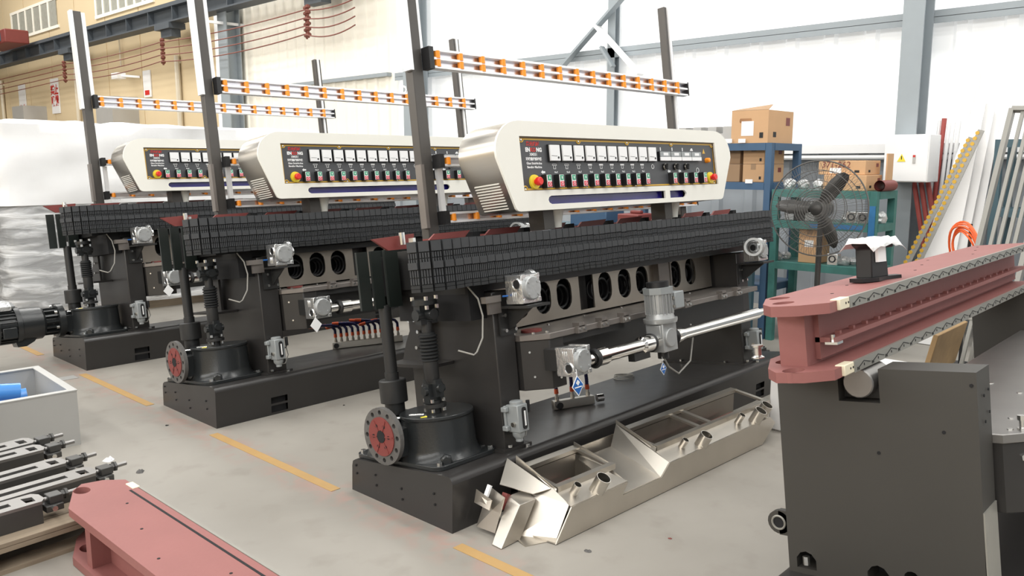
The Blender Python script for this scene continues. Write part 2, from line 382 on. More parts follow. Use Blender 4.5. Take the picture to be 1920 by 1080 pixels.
# conduits on the plaster
for x, y0, y1, r in ((148,128,222,.05), (338,103,226,.06), (234,52,228,.02), (8,150,222,.05)):
    p = at(x, y1, X=8.7); q = at(x, y0, X=8.7)
    tag(MB().cyl((8.70,p.y,p.z-(1.5 if x != 234 else -1.35)),(8.70,p.y,q.z), r, seg=8).box(8.70,8.79,p.y-.03,p.y+.03,q.z-.16,q.z-.10).build('conduit', M['pipeg']), 'pale vertical conduit fixed to the cream wall', 'conduit', 'conduits on the cream wall')
def sign(px, py, wd, ht, label, body, sz):
    p = at(px, py, X=8.72); g = empty('wall_sign', (8.76, p.y, p.z), (0,0,-PI/2), label, 'sign')
    MB().box(-wd/2, wd/2, -.012, .012, -ht/2, ht/2).build('board', M['white'], g)
    if body: text(body, sz, M['signred'], g, (0,-.016,0), bold=.012)
    return g
sign(40, 188, .62, .95, 'white wall sign with red writing at its foot on the cream wall', '\n \n安全', .3)
sign(101, 180, .62, .98, 'white wall sign filled with red characters on the cream wall', '禁止\n吸烟', .3)
g = sign(273, 157, .40, .62, 'white notice with a small red block on the pale wall', '', .2)
MB().box(-.12, .12, -.016, -.012, -.26, -.15).build('red_block', M['signred'], g)
def camera_unit(px, py, X, label, dome):
    p = at(px, py, X=X); g = empty('security_camera', p, (0,0,0), label, 'camera')
    MB().box(-.1,.1,-.06,.3,-.07,.07).build('housing', M['white'], g); MB().cyl((0,.3,0),(0,.34,0),.06,seg=10).build('lens', M['black'], g)
    MB().bar((0,-.05,0),(WX-.05-p.x,-.25,-.02),.05,.05).build('arm', M['white'], g)
    if dome: MB().lathe((0,.05,.05),(0,0,1),[(0,.14),(.16,.14),(.2,.05)],12).build('base_mount', M['black'], g)
text('DALA', .17, M['white'], bpy.data.objects['column.001'], (8.355, at(770,168,X=8.355).y, at(770,168,X=8.355).z), (PI/2,0,-PI/2), bold=.008)
camera_unit(226, 142, 8.4, 'small bullet camera on the cream wall beside the thin conduit', False)
camera_unit(380, 40, 8.0, 'white camera with a black mount near the crane beam', True)
# ventilation boxes low on the plaster wall
for px, py, lab in ((215, 211, 'grey metal vent box with slots on the pale wall'), (52, 223, 'grey vent box peeping over the left film-wrapped crate')):
    p = at(px, py, X=8.4); g = empty('vent_box', (8.55, p.y, p.z), label=lab, cat='vent box')
    MB().box(-.4,.24,-.5,.5,-.36,.36).build('casing', M['greybox'], g)
    for k in range(3): MB().box(-.3,.2,.552,.57,-.26+.2*k,-.14+.2*k).build('slot', M['hole'], g)
p = at(8, 74, X=7.6)
g = empty('crane_carriage', (7.6, p.y, p.z), label='red crane end carriage on the runway beam', cat='crane')
MB().box(-.2,.4,-.75,1.5,-.16,.2).build('beam_end', M['redplate'], g, .03); MB().box(-.25,-.20,-.4,.1,-.1,.12).build('motor_cover', M['rackt'], g)
# yellow lane line on the floor
for a, b_, wd in ((-1.5, 2.42, .055), (3.30, 4.55, .055), (5.42, 6.62, .055), (7.55, 12, .055)):
    MB().box(2.215, 2.215+wd, a, b_, .0005, .002).build('lane_line', M['line'], bpy.data.objects['floor'])
# ================================================================== bevelling machines (built in the leaning frame of the machine)
TILT = math.radians(7.6)
ORG = Vector((2.305, 2.52, .258))
BL = 3.30                                  # length of the base
def base_mesh(pockets=True):
    b = MB(); r = .035
    prof = [(.034,-.2557)] + [(r - r*math.cos(a), -r + r*math.sin(a)) for a in (0, PI/8, PI/4, 3*PI/8, PI/2)] + \
           [(.735 - r + r*math.sin(a), -r + r*math.cos(a)) for a in (0, PI/4, PI/2)] + [(.757,-.160)]
    # skin of the base: long strip, with the fork pockets left open in the near side
    us = [0, .375, .495, BL-.495, BL-.375, BL]
    pk = [(-.142,-.182), (-.196,-.240)]
    def near_v(n): return -n*.034/.2557 if n < -r else 0
    ns = [-.2557, -.240, -.196, -.182, -.142, -r]
    for i in range(5):
        for j in range(5):
            hole = i in (1, 3) and j in (1, 3)
            if hole: continue
            q = [(us[i], ns[j]), (us[i+1], ns[j]), (us[i+1], ns[j+1]), (us[i], ns[j+1])]
            b._f([b.bm.verts.new((u, near_v(n), n)) for u, n in q])
    P = prof[1:]
    for (v0, n0), (v1, n1) in zip(P, P[1:] + [prof[0]]):
        b._f([b.bm.verts.new(p) for p in ((0,v0,n0),(BL,v0,n0),(BL,v1,n1),(0,v1,n1))])
    for u in (0, BL): b._f([b.bm.verts.new((u, v, n)) for v, n in prof])
    bmesh.ops.remove_doubles(b.bm, verts=b.bm.verts, dist=1e-5)
    return b
def bolts(b, pts, d, r=.008, h=.008):
    for p in pts: b.bolt(p, d, r, h)
    return b
BOLT_CACHE = {}
def bset(name, pts, d, r, h, m_, parent):
    k = (name, d, r, h, m_.name)
    if k not in BOLT_CACHE: BOLT_CACHE[k] = MB().bolt((0,0,0), d, r, h).mesh(name, m_)
    for p in pts: inst(BOLT_CACHE[k], name, parent, p)
def worm_gearbox(name, parent, c, size, bore_low):
    """square worm reducer: bored end face towards -u, round cover towards -v"""
    s = size; u, v, n = c
    gb = MB().box(u-s/2, u+s/2, v-s*.42, v+s*.42, n-s*.55, n+s*.5)
    for k in range(3): gb.box(u-s*.52, u-s*.5, v-s*.12+k*s*.09, v-s*.08+k*s*.09, n+(.05 if bore_low else -.45)*s, n+(.4 if bore_low else -.1)*s)
    for du in (-1, 1):
        for dn in (-1, 1): gb.box(u+du*s*.40-.01, u+du*s*.40+.01, v-s*.46, v+s*.46, n+dn*s*.45-.01, n+dn*s*.45+.01)
    gb.cyl((u+s*.5, v, n+.1*s), (u+s*.72, v, n+.1*s), s*.26, seg=18)
    if not bore_low: gb.lathe((u+s*.42, v+s*.1, n+.25*s), (1,-.15,.1), [(0,s*.30),(s*.05,s*.40),(s*.22,s*.40),(s*.24,s*.34)], 22)
    g = gb.build(name, M['alu'], parent, .004)
    cv = MB().lathe((u, v-s*.42, n), (0,-1,0), [(0,s*.44),(.012,s*.44),(.016,s*.40)], 28); bolts(cv, [(u+s*.33*math.cos(a), v-s*.42-.016, n+s*.33*math.sin(a)) for a in (.8,2.4,3.9,5.5)], (0,-1,0), .007, .004)
    cv.build('round_cover', M['alug'], g)
    bn = n + (-.25 if bore_low else .18)*s
    MB().torus((u-s*.5, v-.02, bn), (1,0,0), s*.2, .006, 20, 6).build('bore_ring', M['alu'], g)
    MB().cyl((u-s*.515, v-.02, bn), (u-s*.5, v-.02, bn), s*.19, seg=20).build('bore_cap', M['black'], g)
    return g
def lube_pump(parent, u, v, n):
    b = MB().box(u-.035, u+.035, v-.075, v, n+.055, n+.185).box(u-.045, u+.045, v-.002, v+.012, n+.06, n+.18)
    b.lathe((u, v-.036, n+.055), (0,0,-1), [(0,.032),(.02,.030),(.035,.018),(.05,.018)], 14)
    for dn in (.075, .165): b.box(u-.06, u-.035, v-.02, v+.012, n+dn-.012, n+dn+.012)
    g = b.build('lube_pump', M['pump'], parent, .004)
    MB().lathe((u, v-.036, n+.185), (0,0,1), [(0,.032),(.012,.032),(.016,.026)], 18).build('cap', M['pump'], g)
    MB().prism(stadium(u+.005, n+.12, .026, .105), 'y', v-.081, v-.074).build('sight_glass', M['black'], g)
    MB().box(u+.001, u+.009, v-.084, v-.08, n+.085, n+.155).build('level_tube', M['white'], g)
    MB().tube([(u+.035, v-.04, n+.11), (u+.06, v-.045, n+.125), (u+.065, v-.05, n+.15)], .004, 6).cyl((u+.065,v-.05,n+.135),(u+.065,v-.05,n+.19),.010,seg=10).build('lever', M['black'], g)
    MB().bolt((u-.035, v-.045, n+.095), (-1,0,0), .012, .012).build('plug', M['nickel'], g)
    MB().tube([(u+.035,v-.02,n+.13),(u+.075,v-.02,n+.12),(u+.085,v-.02,n+.07),(u+.05,v-.03,n+.02),(u+.01,v-.03,n+.02)], .0035, 5).build('oil_line', M['cable'], g)
    return g
def bracket(parent, u, v, n):
    b = MB().box(u-.008, u+.10, v-.012, v, n-.14, n-.01).box(u+.0, u+.155, v-.19, v+.01, n-.012, n)
    b.prism([(v-.17,n-.012),(v-.012,n-.012),(v-.012,n-.12)], 'x', u+.05, u+.06)
    g = b.build('bracket', M['dark2'], parent)
    bset('bolt', [(u+.02,v-.012,n-.045),(u+.02,v-.012,n-.118),(u+.085,v-.012,n-.118)], (0,-1,0), .009, .012, M['zinc'], g)
    return g
def pad_mesh(w, detailed=True):
    h0, h1 = .806, 1.026
    b = MB().m(0).box(0, w, .012, .03, h0, h1)
    b.m(1).box(.001, w-.001, .001, .012, h1-.045, h1)            # plain top band
    b.m(1).box(.001, w-.001, -.004, .012, h0+.100, h0+.130)      # raised middle band
    b.m(0).box(.001, w-.001, .003, .012, h0+.016, h0+.030).box(.001, w-.001, .003, .012, h0, h0+.014)
    nf = 4
    for z0, z1 in ((h1-.072,h1-.050), (h1-.098,h1-.076), (h0+.066,h0+.096), (h0+.034,h0+.062), (h0+.134, h0+.118+.0)):
        if z1 < z0: z0, z1 = h0+.134, h1-.102
        if z1 - z0 < .008: continue
        for k in range(nf):
            b.m(1).box(w*(k+.2)/nf, w*(k+.8)/nf, .002, .012, z0, z1)
    return b.mesh('pad', [M['rubber'], M['rubberl']])  # backing darker than the fins: shade in the gaps put into the colour
PADW = .05
PAD = pad_mesh(PADW-.002)
def machine(loc):
    R = empty('bevelling_machine', loc, (-TILT, 0, 0))
    # ---- base
    base = base_mesh().build('base', M['dark'], R, ang=30)
    for us in ((.375,.495), (BL-.495,BL-.375)):
        for n0, n1 in ((-.182,-.142), (-.240,-.196)):
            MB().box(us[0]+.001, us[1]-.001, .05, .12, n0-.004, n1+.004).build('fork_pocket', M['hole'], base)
    bset('bolt_hole', [(-.002, v, n) for v, n in ((.70,-.03),(.70,-.07),(.55,-.06),(.55,-.11),(.36,-.10),(.36,-.15),(.13,-.09),(.13,-.14))], (-1,0,0), .006, .003, M['hole'], base)
    # ---- pillars
    for k, u0 in enumerate((.405, 2.745)):
        pl = MB().prism([(.066,.002),(.695,.002),(.685,.76),(.056,.76)], 'x', u0, u0+.135).build('pillar', M['dark'], R, .006)
        MB().box(u0-.03, u0+.165, .045, .70, .0, .014).build('foot_flange', M['dark'], pl)
        bset('bolt', [(u0+.02,.05,.02),(u0-.015,.2,.014),(u0-.015,.55,.014),(u0+.12,.03,.0)], (0,0,1), .011, .012, M['zinc'], pl)
    # ---- gear housing at the end of the base
    cu, cv = .215, .31
    b = MB().plate(rrect(.02, .405, .105, .735, .05), [], 'z', .0, .022)
    b.lathe((cu, cv, .02), (0,0,1), [(0,.20),(.02,.183),(.05,.175),(.185,.170),(.19,.176),(.205,.176)], 40)
    b.lathe((.14, .56, .02), (0,0,1), [(0,.14),(.03,.125),(.175,.12)], 28)
    b.box(.05, .30, .34, .58, .02, .178)
    b.box(-.01, .12, .33, .52, .05, .18)
    gh = b.build('gear_housing', M['cast'], R, .003)
    cvr = MB().lathe((cu, cv, .205), (0,0,1), [(0,.165),(.010,.165),(.014,.155)], 36); bolts(cvr, [(cu+.148*math.cos(a*PI/3+.2), cv+.148*math.sin(a*PI/3+.2), .215) for a in range(6)], (0,0,1), .009, .008)
    cvr.build('cover_disc', M['dark2'], gh)
    c2 = MB().lathe((.14,.56,.195),(0,0,1),[(0,.105),(.01,.105)],24); bolts(c2, [(.14+.09*math.cos(a), .56+.09*math.sin(a), .205) for a in (.5,2,3.6,5.2)], (0,0,1), .008, .007); c2.build('cover_disc', M['dark2'], gh)
    MB().cyl((.075,.26,.216),(.10,.245,.218),.011,seg=10).build('breather_plug', M['yellow'], gh)
    MB().cyl((.06,.47,.205),(.10,.42,.205),.008,seg=8).build('loose_bolt', M['zinc'], gh); MB().cyl((.09,.36,.222),(.13,.30,.222),.007,seg=8).build('loose_bolt', M['zinc'], gh)
    MB().lathe((.10,.14,.035),(-.6,-.8,0),[(0,.030),(.02,.028),(.025,.02)],6).build('drain_plug', M['cast'], gh)
    bset('foot_bolt', [(.05,.13,.022),(.37,.13,.022),(.05,.70,.022),(.37,.70,.022)], (0,0,1), .013, .014, M['zinc'], gh)
    # bolting flange for the drive motor, facing the aisle
    fl = MB().plate(circ(.42,.148,.135,36), [circ(.42,.148,.026,12)] + [circ(.42+.112*math.cos(a*PI/6), .148+.112*math.sin(a*PI/6), .012, 8) for a in range(12)], 'x', -.035, -.012)
    fo = fl.build('motor_flange', M['castgrey'], gh)
    b = MB().plate(circ(.42,.148,.092,28), [circ(.42,.148,.03,12)], 'x', -.040, -.0345)
    b.build('flange_face', M['redplate'], fo)
    bset('bolt_hole', [(-.040, .42+.055*math.cos(a*PI/3), .148+.055*math.sin(a*PI/3)) for a in range(6)], (-1,0,0), .009, .002, M['hole'], fo)
    MB().cyl((-.042,.42,.148),(-.036,.42,.148),.029,seg=14).build('flange_bore', M['hole'], fo)
    rib = MB().box(-.043,-.040,-.003,.003,.03,.085).mesh('flange_rib', M['redplate'])
    for a in range(6): inst(rib, 'flange_rib', fo, (0,.42,.148), (a*PI/3+.5,0,0))
    # ---- straight drive shaft with couplings
    su, sv = .135, .52
    MB().lathe((su,sv,.21),(0,0,1),[(0,.048),(.06,.048),(.06,.066),(.165,.066),(.17,.06),(.17,.034),(.205,.034),(.205,.030),(.53,.030)],22).build('drive_shaft', M['dark2'], R)
    # ---- universal joint shaft with bellows
    ju, jv = .175, .27
    b = MB().lathe((ju,jv,.21),(0,0,1),[(0,.028),(.045,.028),(.045,.055),(.062,.055),(.062,.03),(.075,.03)],20)
    us_ = b.build('universal_shaft', M['dark2'], R)
    bset('bolt', [(ju+.045*math.cos(a), jv+.045*math.sin(a), .235+.045*(k%2)) for k, a in enumerate((.6,.6,2.2,2.2,3.8,3.8,5.3,5.3))], (0,0,1), .009, .016, M['zinc'], us_)
    MB().box(ju-.045,ju+.045,jv-.02,jv+.02,.275,.365).box(ju-.02,ju+.02,jv-.045,jv+.045,.305,.385).cyl((ju-.06,jv,.335),(ju+.06,jv,.335),.02,seg=12).cyl((ju,jv-.06,.345),(ju,jv+.06,.345),.02,seg=12).build('yoke', M['cast'], us_)
    MB().lathe((ju,jv,.37),(0,0,1),[(0,.03),(.02,.036),(.1,.036),(.1,.032)],18).build('lower_sleeve', M['dark2'], us_)
    prof = [(0,.036)]
    for k in range(8): prof += [(.004+.016*k,.044),(.009+.016*k,.044),(.013+.016*k,.036)]
    MB().lathe((ju,jv,.47),(0,0,1),prof+[(.135,.036)],20).build('bellows', M['rubber'], us_)
    MB().lathe((ju,jv,.605),(0,0,1),[(0,.026),(.05,.026)],16).build('spline_shaft', M['dark2'], us_)
    MB().box(ju-.05,ju+.05,jv-.022,jv+.022,.645,.745).cyl((ju-.062,jv,.69),(ju+.062,jv,.69),.026,seg=14).cyl((ju,jv-.062,.69),(ju,jv+.062,.69),.026,seg=14).cyl((ju,jv,.735),(ju,jv,.76),.06,seg=18).build('yoke', M['cast'], us_)
    bset('bolt', [(ju-.03,jv-.05,.757),(ju+.035,jv-.045,.757),(ju-.045,jv+.03,.757),(ju-.03,jv-.05,.715),(ju+.035,jv-.045,.715)], (0,0,1), .010, .018, M['zinc'], us_)
    # curved support web between the shafts
    pts = [(.33,.42)] + [(.42+.10*math.cos(a)-.03, .56+.14*math.sin(a)) for a in (-2.3,-2.0,-1.7)]
    wb_ = MB().prism([(.50,.43),(.70,.43),(.66,.52),(.61,.60),(.59,.68),(.59,.76),(.50,.76)], 'x', .355, .372).box(.25,.40,.36,.72,.415,.43).build('support_web', M['dark'], R)
    bset('bolt', [(.35,.56,.50),(.35,.54,.58),(.35,.56,.64),(.35,.60,.72)], (-1,0,0), .010, .014, M['zinc'], wb_)
    # ---- conveyor body and pads
    cvb = MB().box(.16, BL-.14, .032, .20, .82, 1.02).box(.30, BL-.3, .12, .60, .765, .80).box(.26, BL-.2, .30, .60, .80, .99).build('pad_conveyor', M['dark2'], R)
    n_pad = int((3.20-.14)/PADW)
    for k in range(n_pad):
        o = inst(PAD, 'pad', cvb, (.145 + k*PADW, .0, random.uniform(-.0015,.0015)), (0, 0, random.uniform(-.012,.012)))
    for du, dv, a, s in ((.092,.006,.10,1), (.040,.026,.35,1), (-.002,.064,.75,1), (-.024,.115,1.25,1)):   # pads running round the end wheel
        inst(PAD, 'pad', cvb, (du, dv, 0), (0,0,-a), (s,1,1))
    b = MB().box(0,.045,0,.018,.728,1.005); plk = b.mesh('rear_pad', M['plank'])
    for u, v, a, s_ in ((.004,.520,-.16,1.28), (.072,.500,-.05,1.22), (.142,.484,.03,1.75)): inst(plk, 'rear_pad', cvb, (u, v, 0), (0,0,a), (s_,1,1))
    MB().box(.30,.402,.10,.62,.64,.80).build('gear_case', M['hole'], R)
    for k in range(24): inst(plk, 'rear_pad', cvb, (.20+k*.13, .60, .0), (0,0,0), (2.8,1,1)) if k % 1 == 0 else None
    MB().cyl((.19,.14,.82),(.19,.14,.99),.06,seg=20).build('end_wheel', M['dark2'], cvb)
    MB().cyl((.20,.575,.78),(.20,.575,.97),.05,seg=20).build('end_wheel', M['hole'], cvb)
    # red guide plates on top of the conveyors
    b = MB().prism([(-.085,1.056),(.155,1.067),(.155,1.055),(.13,1.0),(.0,1.0)], 'y', .27, .285).build('guide_plate', M['redplate'], R)
    for k in range(8):
        u = .235 + k*.37
        MB().prism([(u,1.03),(u+.04,1.058),(u+.27,1.062),(u+.23,1.03)], 'y', .26+.0*k, .272).box(u+.02,u+.25,.272,.33,1.030,1.038).build('guide_plate', M['redplate'], R)
        MB().box(u+.275,u+.325,.25,.29,1.025,1.052).build('stop_block', M['hole'], R)
    MB().cyl((.06,.24,1.02),(.06,.24,1.075),.014,seg=10).box(.03,.045,.13,.16,1.0,1.045).build('adjusting_screw', M['zinc'], R)
    # ---- perforated stainless panel
    holes = [stadium(u, .672, .125, .175) for u in (.977,1.153,1.525,1.716,1.90,2.277,2.46)] + [[(1.285,.565),(1.415,.565),(1.415,.775),(1.285,.775)], [(2.03,.565),(2.15,.565),(2.15,.775),(2.03,.775)], stadium(.80,.672,.125,.175)]
    pp = MB().plate([(.55,.545),(2.72,.545),(2.72,.795),(.55,.795)], holes, 'y', .245, .255).build('perforated_panel', M['plate'], R)
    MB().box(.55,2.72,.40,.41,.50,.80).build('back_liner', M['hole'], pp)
    for u in (.80,.977,1.153,1.525,1.716,1.90,2.277,2.46):
        b = MB()
        for k in range(3): b.torus((u, .275+.035*k, .66), (0,1,0), .062-.005*k, .008, 20, 5)
        b.build('spindle_bellows', M['black'], pp)
    MB().box(1.285,1.415,.30,.31,.55,.79).build('cover_flap', M['dark'], pp)
    b = MB().box(2.02,2.035,.20,.245,.60,.80).box(2.15,2.165,.20,.245,.60,.80).box(2.03,2.16,.205,.21,.60,.79).build('slide_gate', M['ledge'], pp)
    # ---- ledge beam across the front
    lb = MB().prism([(.545,.30),(.545,.035),(.635,-.08),(2.74,-.08),(2.74,.30)], 'z', .505, .535).build('ledge_beam', M['ledge'], R, .003)
    MB().prism([(.55,.30),(.55,.04),(.64,-.07),(.74,-.07),(.74,.30)], 'z', .265, .505).build('end_box', M['dark'], lb, .004)
    MB().box(.74,2.74,.03,.30,.30,.505).box(.74,1.26,-.06,.03,.47,.505).build('back_box', M['dark2'], lb)
    for u in (.86,1.045,1.235,1.85,2.27,2.46): 
        c = MB().box(u-.022,u+.022,-.098,-.055,.535,.556).box(u-.035,u+.035,-.098,-.08,.505,.540); c = c.build('clamp', M['ledge'], lb)
        bset('bolt', [(u-.016,-.098,.522),(u+.018,-.098,.522)], (0,-1,0), .008, .006, M['zinc'], lb)
    bset('bolt', [(.60,-.005,.535),(.66,-.04,.535),(.575,.1,.535),(.90,.16,.535),(1.25,.2,.535),(1.6,.2,.535),(2.0,.2,.535),(2.35,.2,.535)], (0,0,1), .008, .008, M['zinc'], lb)
    MB().lathe((.67,.07,.536),(0,0,1),[(0,.052),(.012,.052)],24).build('red_disc', M['redplate'], lb)
    bset('bolt', [(.575,.008,.45),(.585,-.003,.33),(.66,-.071,.44),(.70,-.071,.31)], (-.6,-.7,0), .006, .006, M['zinc'], lb)
    # ---- worm reducers on brackets
    bracket(R, .44, .055, .690); worm_gearbox('worm_gearbox', R, (.515,-.045,.765), .125, False)
    bracket(R, 2.74, .055, .690)
    g2 = worm_gearbox('worm_gearbox', R, (2.815,-.045,.765), .125, False)
    MB().lathe((2.74,-.09,.79),(-1,-.25,.1),[(0,.06),(.07,.06),(.07,.045),(.03,.045)],20,False).build('input_flange', M['alug'], g2)
    # upper left hose and sensor plate
    MB().tube([(.30,.10,.80),(.32,.06,.74),(.33,.05,.66),(.315,.05,.56),(.28,.06,.50),(.26,.06,.49),(.22,.12,.515)], .0042, 7).build('air_line', M['cable'], R)
    MB().box(.33,.43,.02,.055,.715,.745).box(.36,.44,.035,.05,.66,.715).build('sensor_plate', M['ledge'], R)
    MB().tube([(.42,.0,.738),(.445,-.012,.738)], .0045, 6).build('push_fitting', M['tagb'], R)
    # ---- drive line: chrome tubes, middle reducer and upright motor
    dv_, dn = -.19, .385
    wg = worm_gearbox('worm_gearbox', R, (.66,dv_,.405), .125, True)
    MB().box(.60,.74,dv_+.05,-.06,.36,.46).build('mounting_block', M['dark2'], wg)
    ct = MB().lathe((.745,dv_,dn),(1,0,0),[(0,.028),(.075,.028),(.075,.044),(.155,.044),(.155,.034),(.46,.034),(.47,.045),(.56,.045),(.56,.035),(.60,.035)],26).build('chrome_tube', M['chrome'], R)
    for u, r in ((.818,.047),(1.30,.048)): MB().torus((u,dv_,dn),(1,0,0),r-.008,.011,26,6).build('seal_ring', M['black'], ct)
    ct2 = MB().lathe((1.49,dv_,dn),(1,0,0),[(0,.036),(.03,.036),(.03,.046),(.07,.044),(.12,.034),(1.0,.034),(1.0,.024),(1.08,.024)],26).build('chrome_tube', M['chrome'], R)
    MB().torus((1.515,dv_,dn),(1,0,0),.040,.011,26,6).build('seal_ring', M['black'], ct2)
    mg = MB().box(1.345,1.475,dv_-.055,dv_+.055,.325,.478).box(1.335,1.485,dv_-.045,dv_+.045,.40,.47).cyl((1.40,dv_-.07,.40),(1.40,dv_+.05,.40),.05,seg=20)
    mo = mg.build('drive_motor', M['alug'], R, .004)
    mu = 1.41
    b = MB().lathe((mu,dv_,.478),(0,0,1),[(0,.088),(.012,.092),(.024,.092),(.024,.078),(.05,.072),(.05,.065),(.155,.065)],26)
    for k in range(22):
        a = 2*PI*k/22; b.obox((mu+.071*math.cos(a), dv_+.071*math.sin(a), .578), (.012,.004,.105), Matrix.Rotation(a,3,'Z'))
    b.build('motor_body', M['alug'], mo)
    MB().lathe((mu,dv_,.632),(0,0,1),[(0,.080),(.035,.082),(.035,.060),(.062,.060),(.064,.052)],8).build('fan_cowl', M['pump'], mo)
    MB().lathe((mu,dv_,.667),(0,0,1),[(0,.061),(.03,.061)],16).build('fan_grille', M['black'], mo)
    MB().box(mu+.045,mu+.135,dv_-.075,dv_+.02,.545,.635).build('terminal_box', M['pump'], mo, .005)
    bset('cable_gland', [(mu+.03,dv_-.066,.56),(mu+.03,dv_-.066,.605)], (0,-1,0), .010, .010, M['nickel'], mo)
    MB().cyl((1.41,dv_,.285),(1.41,dv_,.325),.03,seg=14).build('drain_boss', M['dark2'], mo); MB().box(1.12,1.26,dv_-.02,dv_+.02,.315,.355).build('tie_bracket', M['dark2'], ct)
    MB().tube([(1.42,dv_+.03,.33),(1.50,dv_+.03,.22),(1.62,dv_+.05,.16),(1.80,dv_+.08,.20),(1.88,dv_+.10,.32),(1.90,dv_+.12,.40)], .005, 6).build('oil_line', M['cable'], mo)
    # hang tags
    for u, v, n, s in ((.585,dv_-.075,.300,.042), (1.37,dv_-.02,.235,.03)):
        t = MB().prism([(u-s,n),(u,n-s*1.15),(u+s,n),(u,n+s*1.15)], 'y', v, v+.002).build('hang_tag', M['white'], R)
        MB().prism([(u-s*.88,n),(u,n-s),(u+s*.88,n),(u,n+s)], 'y', v-.001, v).build('tag_print', M['tagb'], t)
        b = MB()
        for a in range(4): b.prism(circ(u+s*.16*math.cos(a*PI/2), n+s*.35+s*.16*math.sin(a*PI/2), s*.14, 10), 'y', v-.002, v-.001)
        b.box(u-s*.6,u+s*.6,v-.002,v-.001,n-s*.2,n-s*.08).build('tag_mark', M['white'], t)
        MB().tube([(u,v,n+s*1.1),(u+.004,v+.006,n+s*1.1+.03)], .0015, 5).build('tag_string', M['white'], t)
    lube_pump(R, .455, .05, .04); lube_pump(R, 2.825, .05, .04)
    # ---- leaning posts and roller rails
    for u, top in ((.36,2.66), (2.66,2.47)):
        p = MB().box(u, u+.07, .40, .455, 1.03, top).box(u+.005,u+.065,.41,.445,.80,1.03).build('post', M['post'], R, .004)
        if u < 1:
            MB().box(u-.022, u, .385, .44, 1.855, top).build('edge_strip', M['extr'], p); MB().box(u+.072, u+.11, .43, .45, 1.955, top).build('edge_strip', M['extr'], p)
            MB().box(u-.02, u, .385, .43, 1.09, 1.40).build('edge_strip', M['ledge'], p); MB().box(u+.09, u+.12, .39, .41, 1.17, 1.38).build('edge_strip', M['extr'], p)
        else: MB().box(u+.025, u+.045, .388, .40, 1.6, top).build('edge_strip', M['extr'], p)
    RL = MB().m(0).cyl((0,0,-.019),(0,0,.019),.0165,seg=14).mesh('roller', M['orange']) if 'roller' not in bpy.data.meshes else bpy.data.meshes['roller']
    for n0, dbl, sp, u0, u1 in ((1.872, 1, .156, .46, 2.80), (1.392, 0, .163, .46, 2.80), (1.113, 0, .163, .46, 2.80)):
        hgt = .083 if dbl else .042
        b = MB()
        zs = (n0, n0+hgt/2, n0+hgt) if dbl else (n0, n0+hgt)
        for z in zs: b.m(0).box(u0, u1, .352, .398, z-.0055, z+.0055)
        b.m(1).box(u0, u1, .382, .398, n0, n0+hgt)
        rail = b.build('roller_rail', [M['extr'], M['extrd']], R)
        MB().box(u0-.03, u0, .345, .402, n0-.012, n0+hgt+.012).build('end_cap', M['black'], rail); MB().box(u1, u1+.012, .35, .40, n0-.004, n0+hgt+.004).build('end_cap', M['black'], rail)
        k = 0
        while u0 + .035 + k*sp < u1 - .01:
            for r_ in range(2 if dbl else 1):
                inst(RL, 'roller', rail, (u0+.035+k*sp, .362, n0+hgt*(.25+.5*r_ if dbl else .5)), (0,0,0), (1,1,.92))
            k += 1
    # ---- control console
    def arc(cx, cy, rx, ry, a0, a1, n=8): return [(cx+rx*math.cos(a0+(a1-a0)*i/n), cy+ry*math.sin(a0+(a1-a0)*i/n)) for i in range(n+1)]
    out = [(.60,1.124),(2.49,1.124)] + arc(2.49,1.15,.04,.026,-PI/2,-.3,3) + arc(2.47,1.405,.19,.152,-.1,PI/2) + arc(.64,1.405,.175,.152,PI/2,PI+.15) + arc(.60,1.15,.035,.026,PI+.4,1.5*PI,3)
    cx_, cy_ = 1.56, 1.34
    inn = [(cx_+(x-cx_)*.985, cy_+(y-cy_)*.94) for x, y in out]
    sh = MB().plate(out, [inn], 'y', .008, .05).prism(out, 'y', .05, .25).build('control_console', M['steel'], R, ang=30)
    win = [(.636,1.221),(2.475,1.221),(2.465,1.483),(.634,1.483)]
    slot = [(.83,1.152),(.812,1.16),(.806,1.173),(.812,1.186),(.83,1.193),(1.855,1.193),(1.855,1.15)]
    slot2 = [(1.905,1.15),(2.06,1.15),(2.08,1.158),(2.087,1.17),(2.08,1.183),(2.06,1.192),(1.905,1.192)]
    MB().plate(out, [win, slot, slot2], 'y', -.004, .008).build('front_plate', M['cream'], sh)
    MB().box(.79,1.87,.03,.034,1.14,1.205).box(1.89,2.10,.03,.034,1.14,1.205).build('slot_film', M['purple'], sh)
    MB().plate([(.630,1.215),(2.481,1.215),(2.471,1.489),(.628,1.489)], [[(.640,1.225),(2.471,1.225),(2.461,1.476),(.638,1.476)]], 'y', .006, .0118).build('recess_edge', M['brown'], sh)
    MB().box(.62,2.49,.012,.045,1.21,1.49).build('panel', M['panel'], sh)
    pv = .012
    b = MB()
    nb, nt_, ul, ur = 1.229, 1.472, .644, 2.466
    for z in (nb, nt_): b.box(ul, ur, pv-.0015, pv, z-.0042, z+.0042)
    for u in (ul, ur): b.box(u-.0042, u+.0042, pv-.0015, pv, nb, nt_)
    for z, us in ((nb,(.66,1.14,1.58,2.01,2.45)), (nt_,(.66,1.10,1.53,1.98,2.45))):
        sgn = 1 if z == nb else -1
        for u in us: b.tube([(u+.016*math.cos(a), pv-.001, z+sgn*.016*math.sin(a)) for a in (0,.6,1.2,1.9,2.5,PI)], .0035, 5)
    b.build('gold_border', M['gold'], sh)
    bset('panel_screw', [(u, pv, z-.004 if z > 1.4 else z+.002) for z, us in ((nb,(.66,1.14,1.58,2.01,2.45)), (nt_,(.66,1.10,1.53,1.98,2.45))) for u in us], (0,-1,0), .005, .003, M['zinc'], sh)
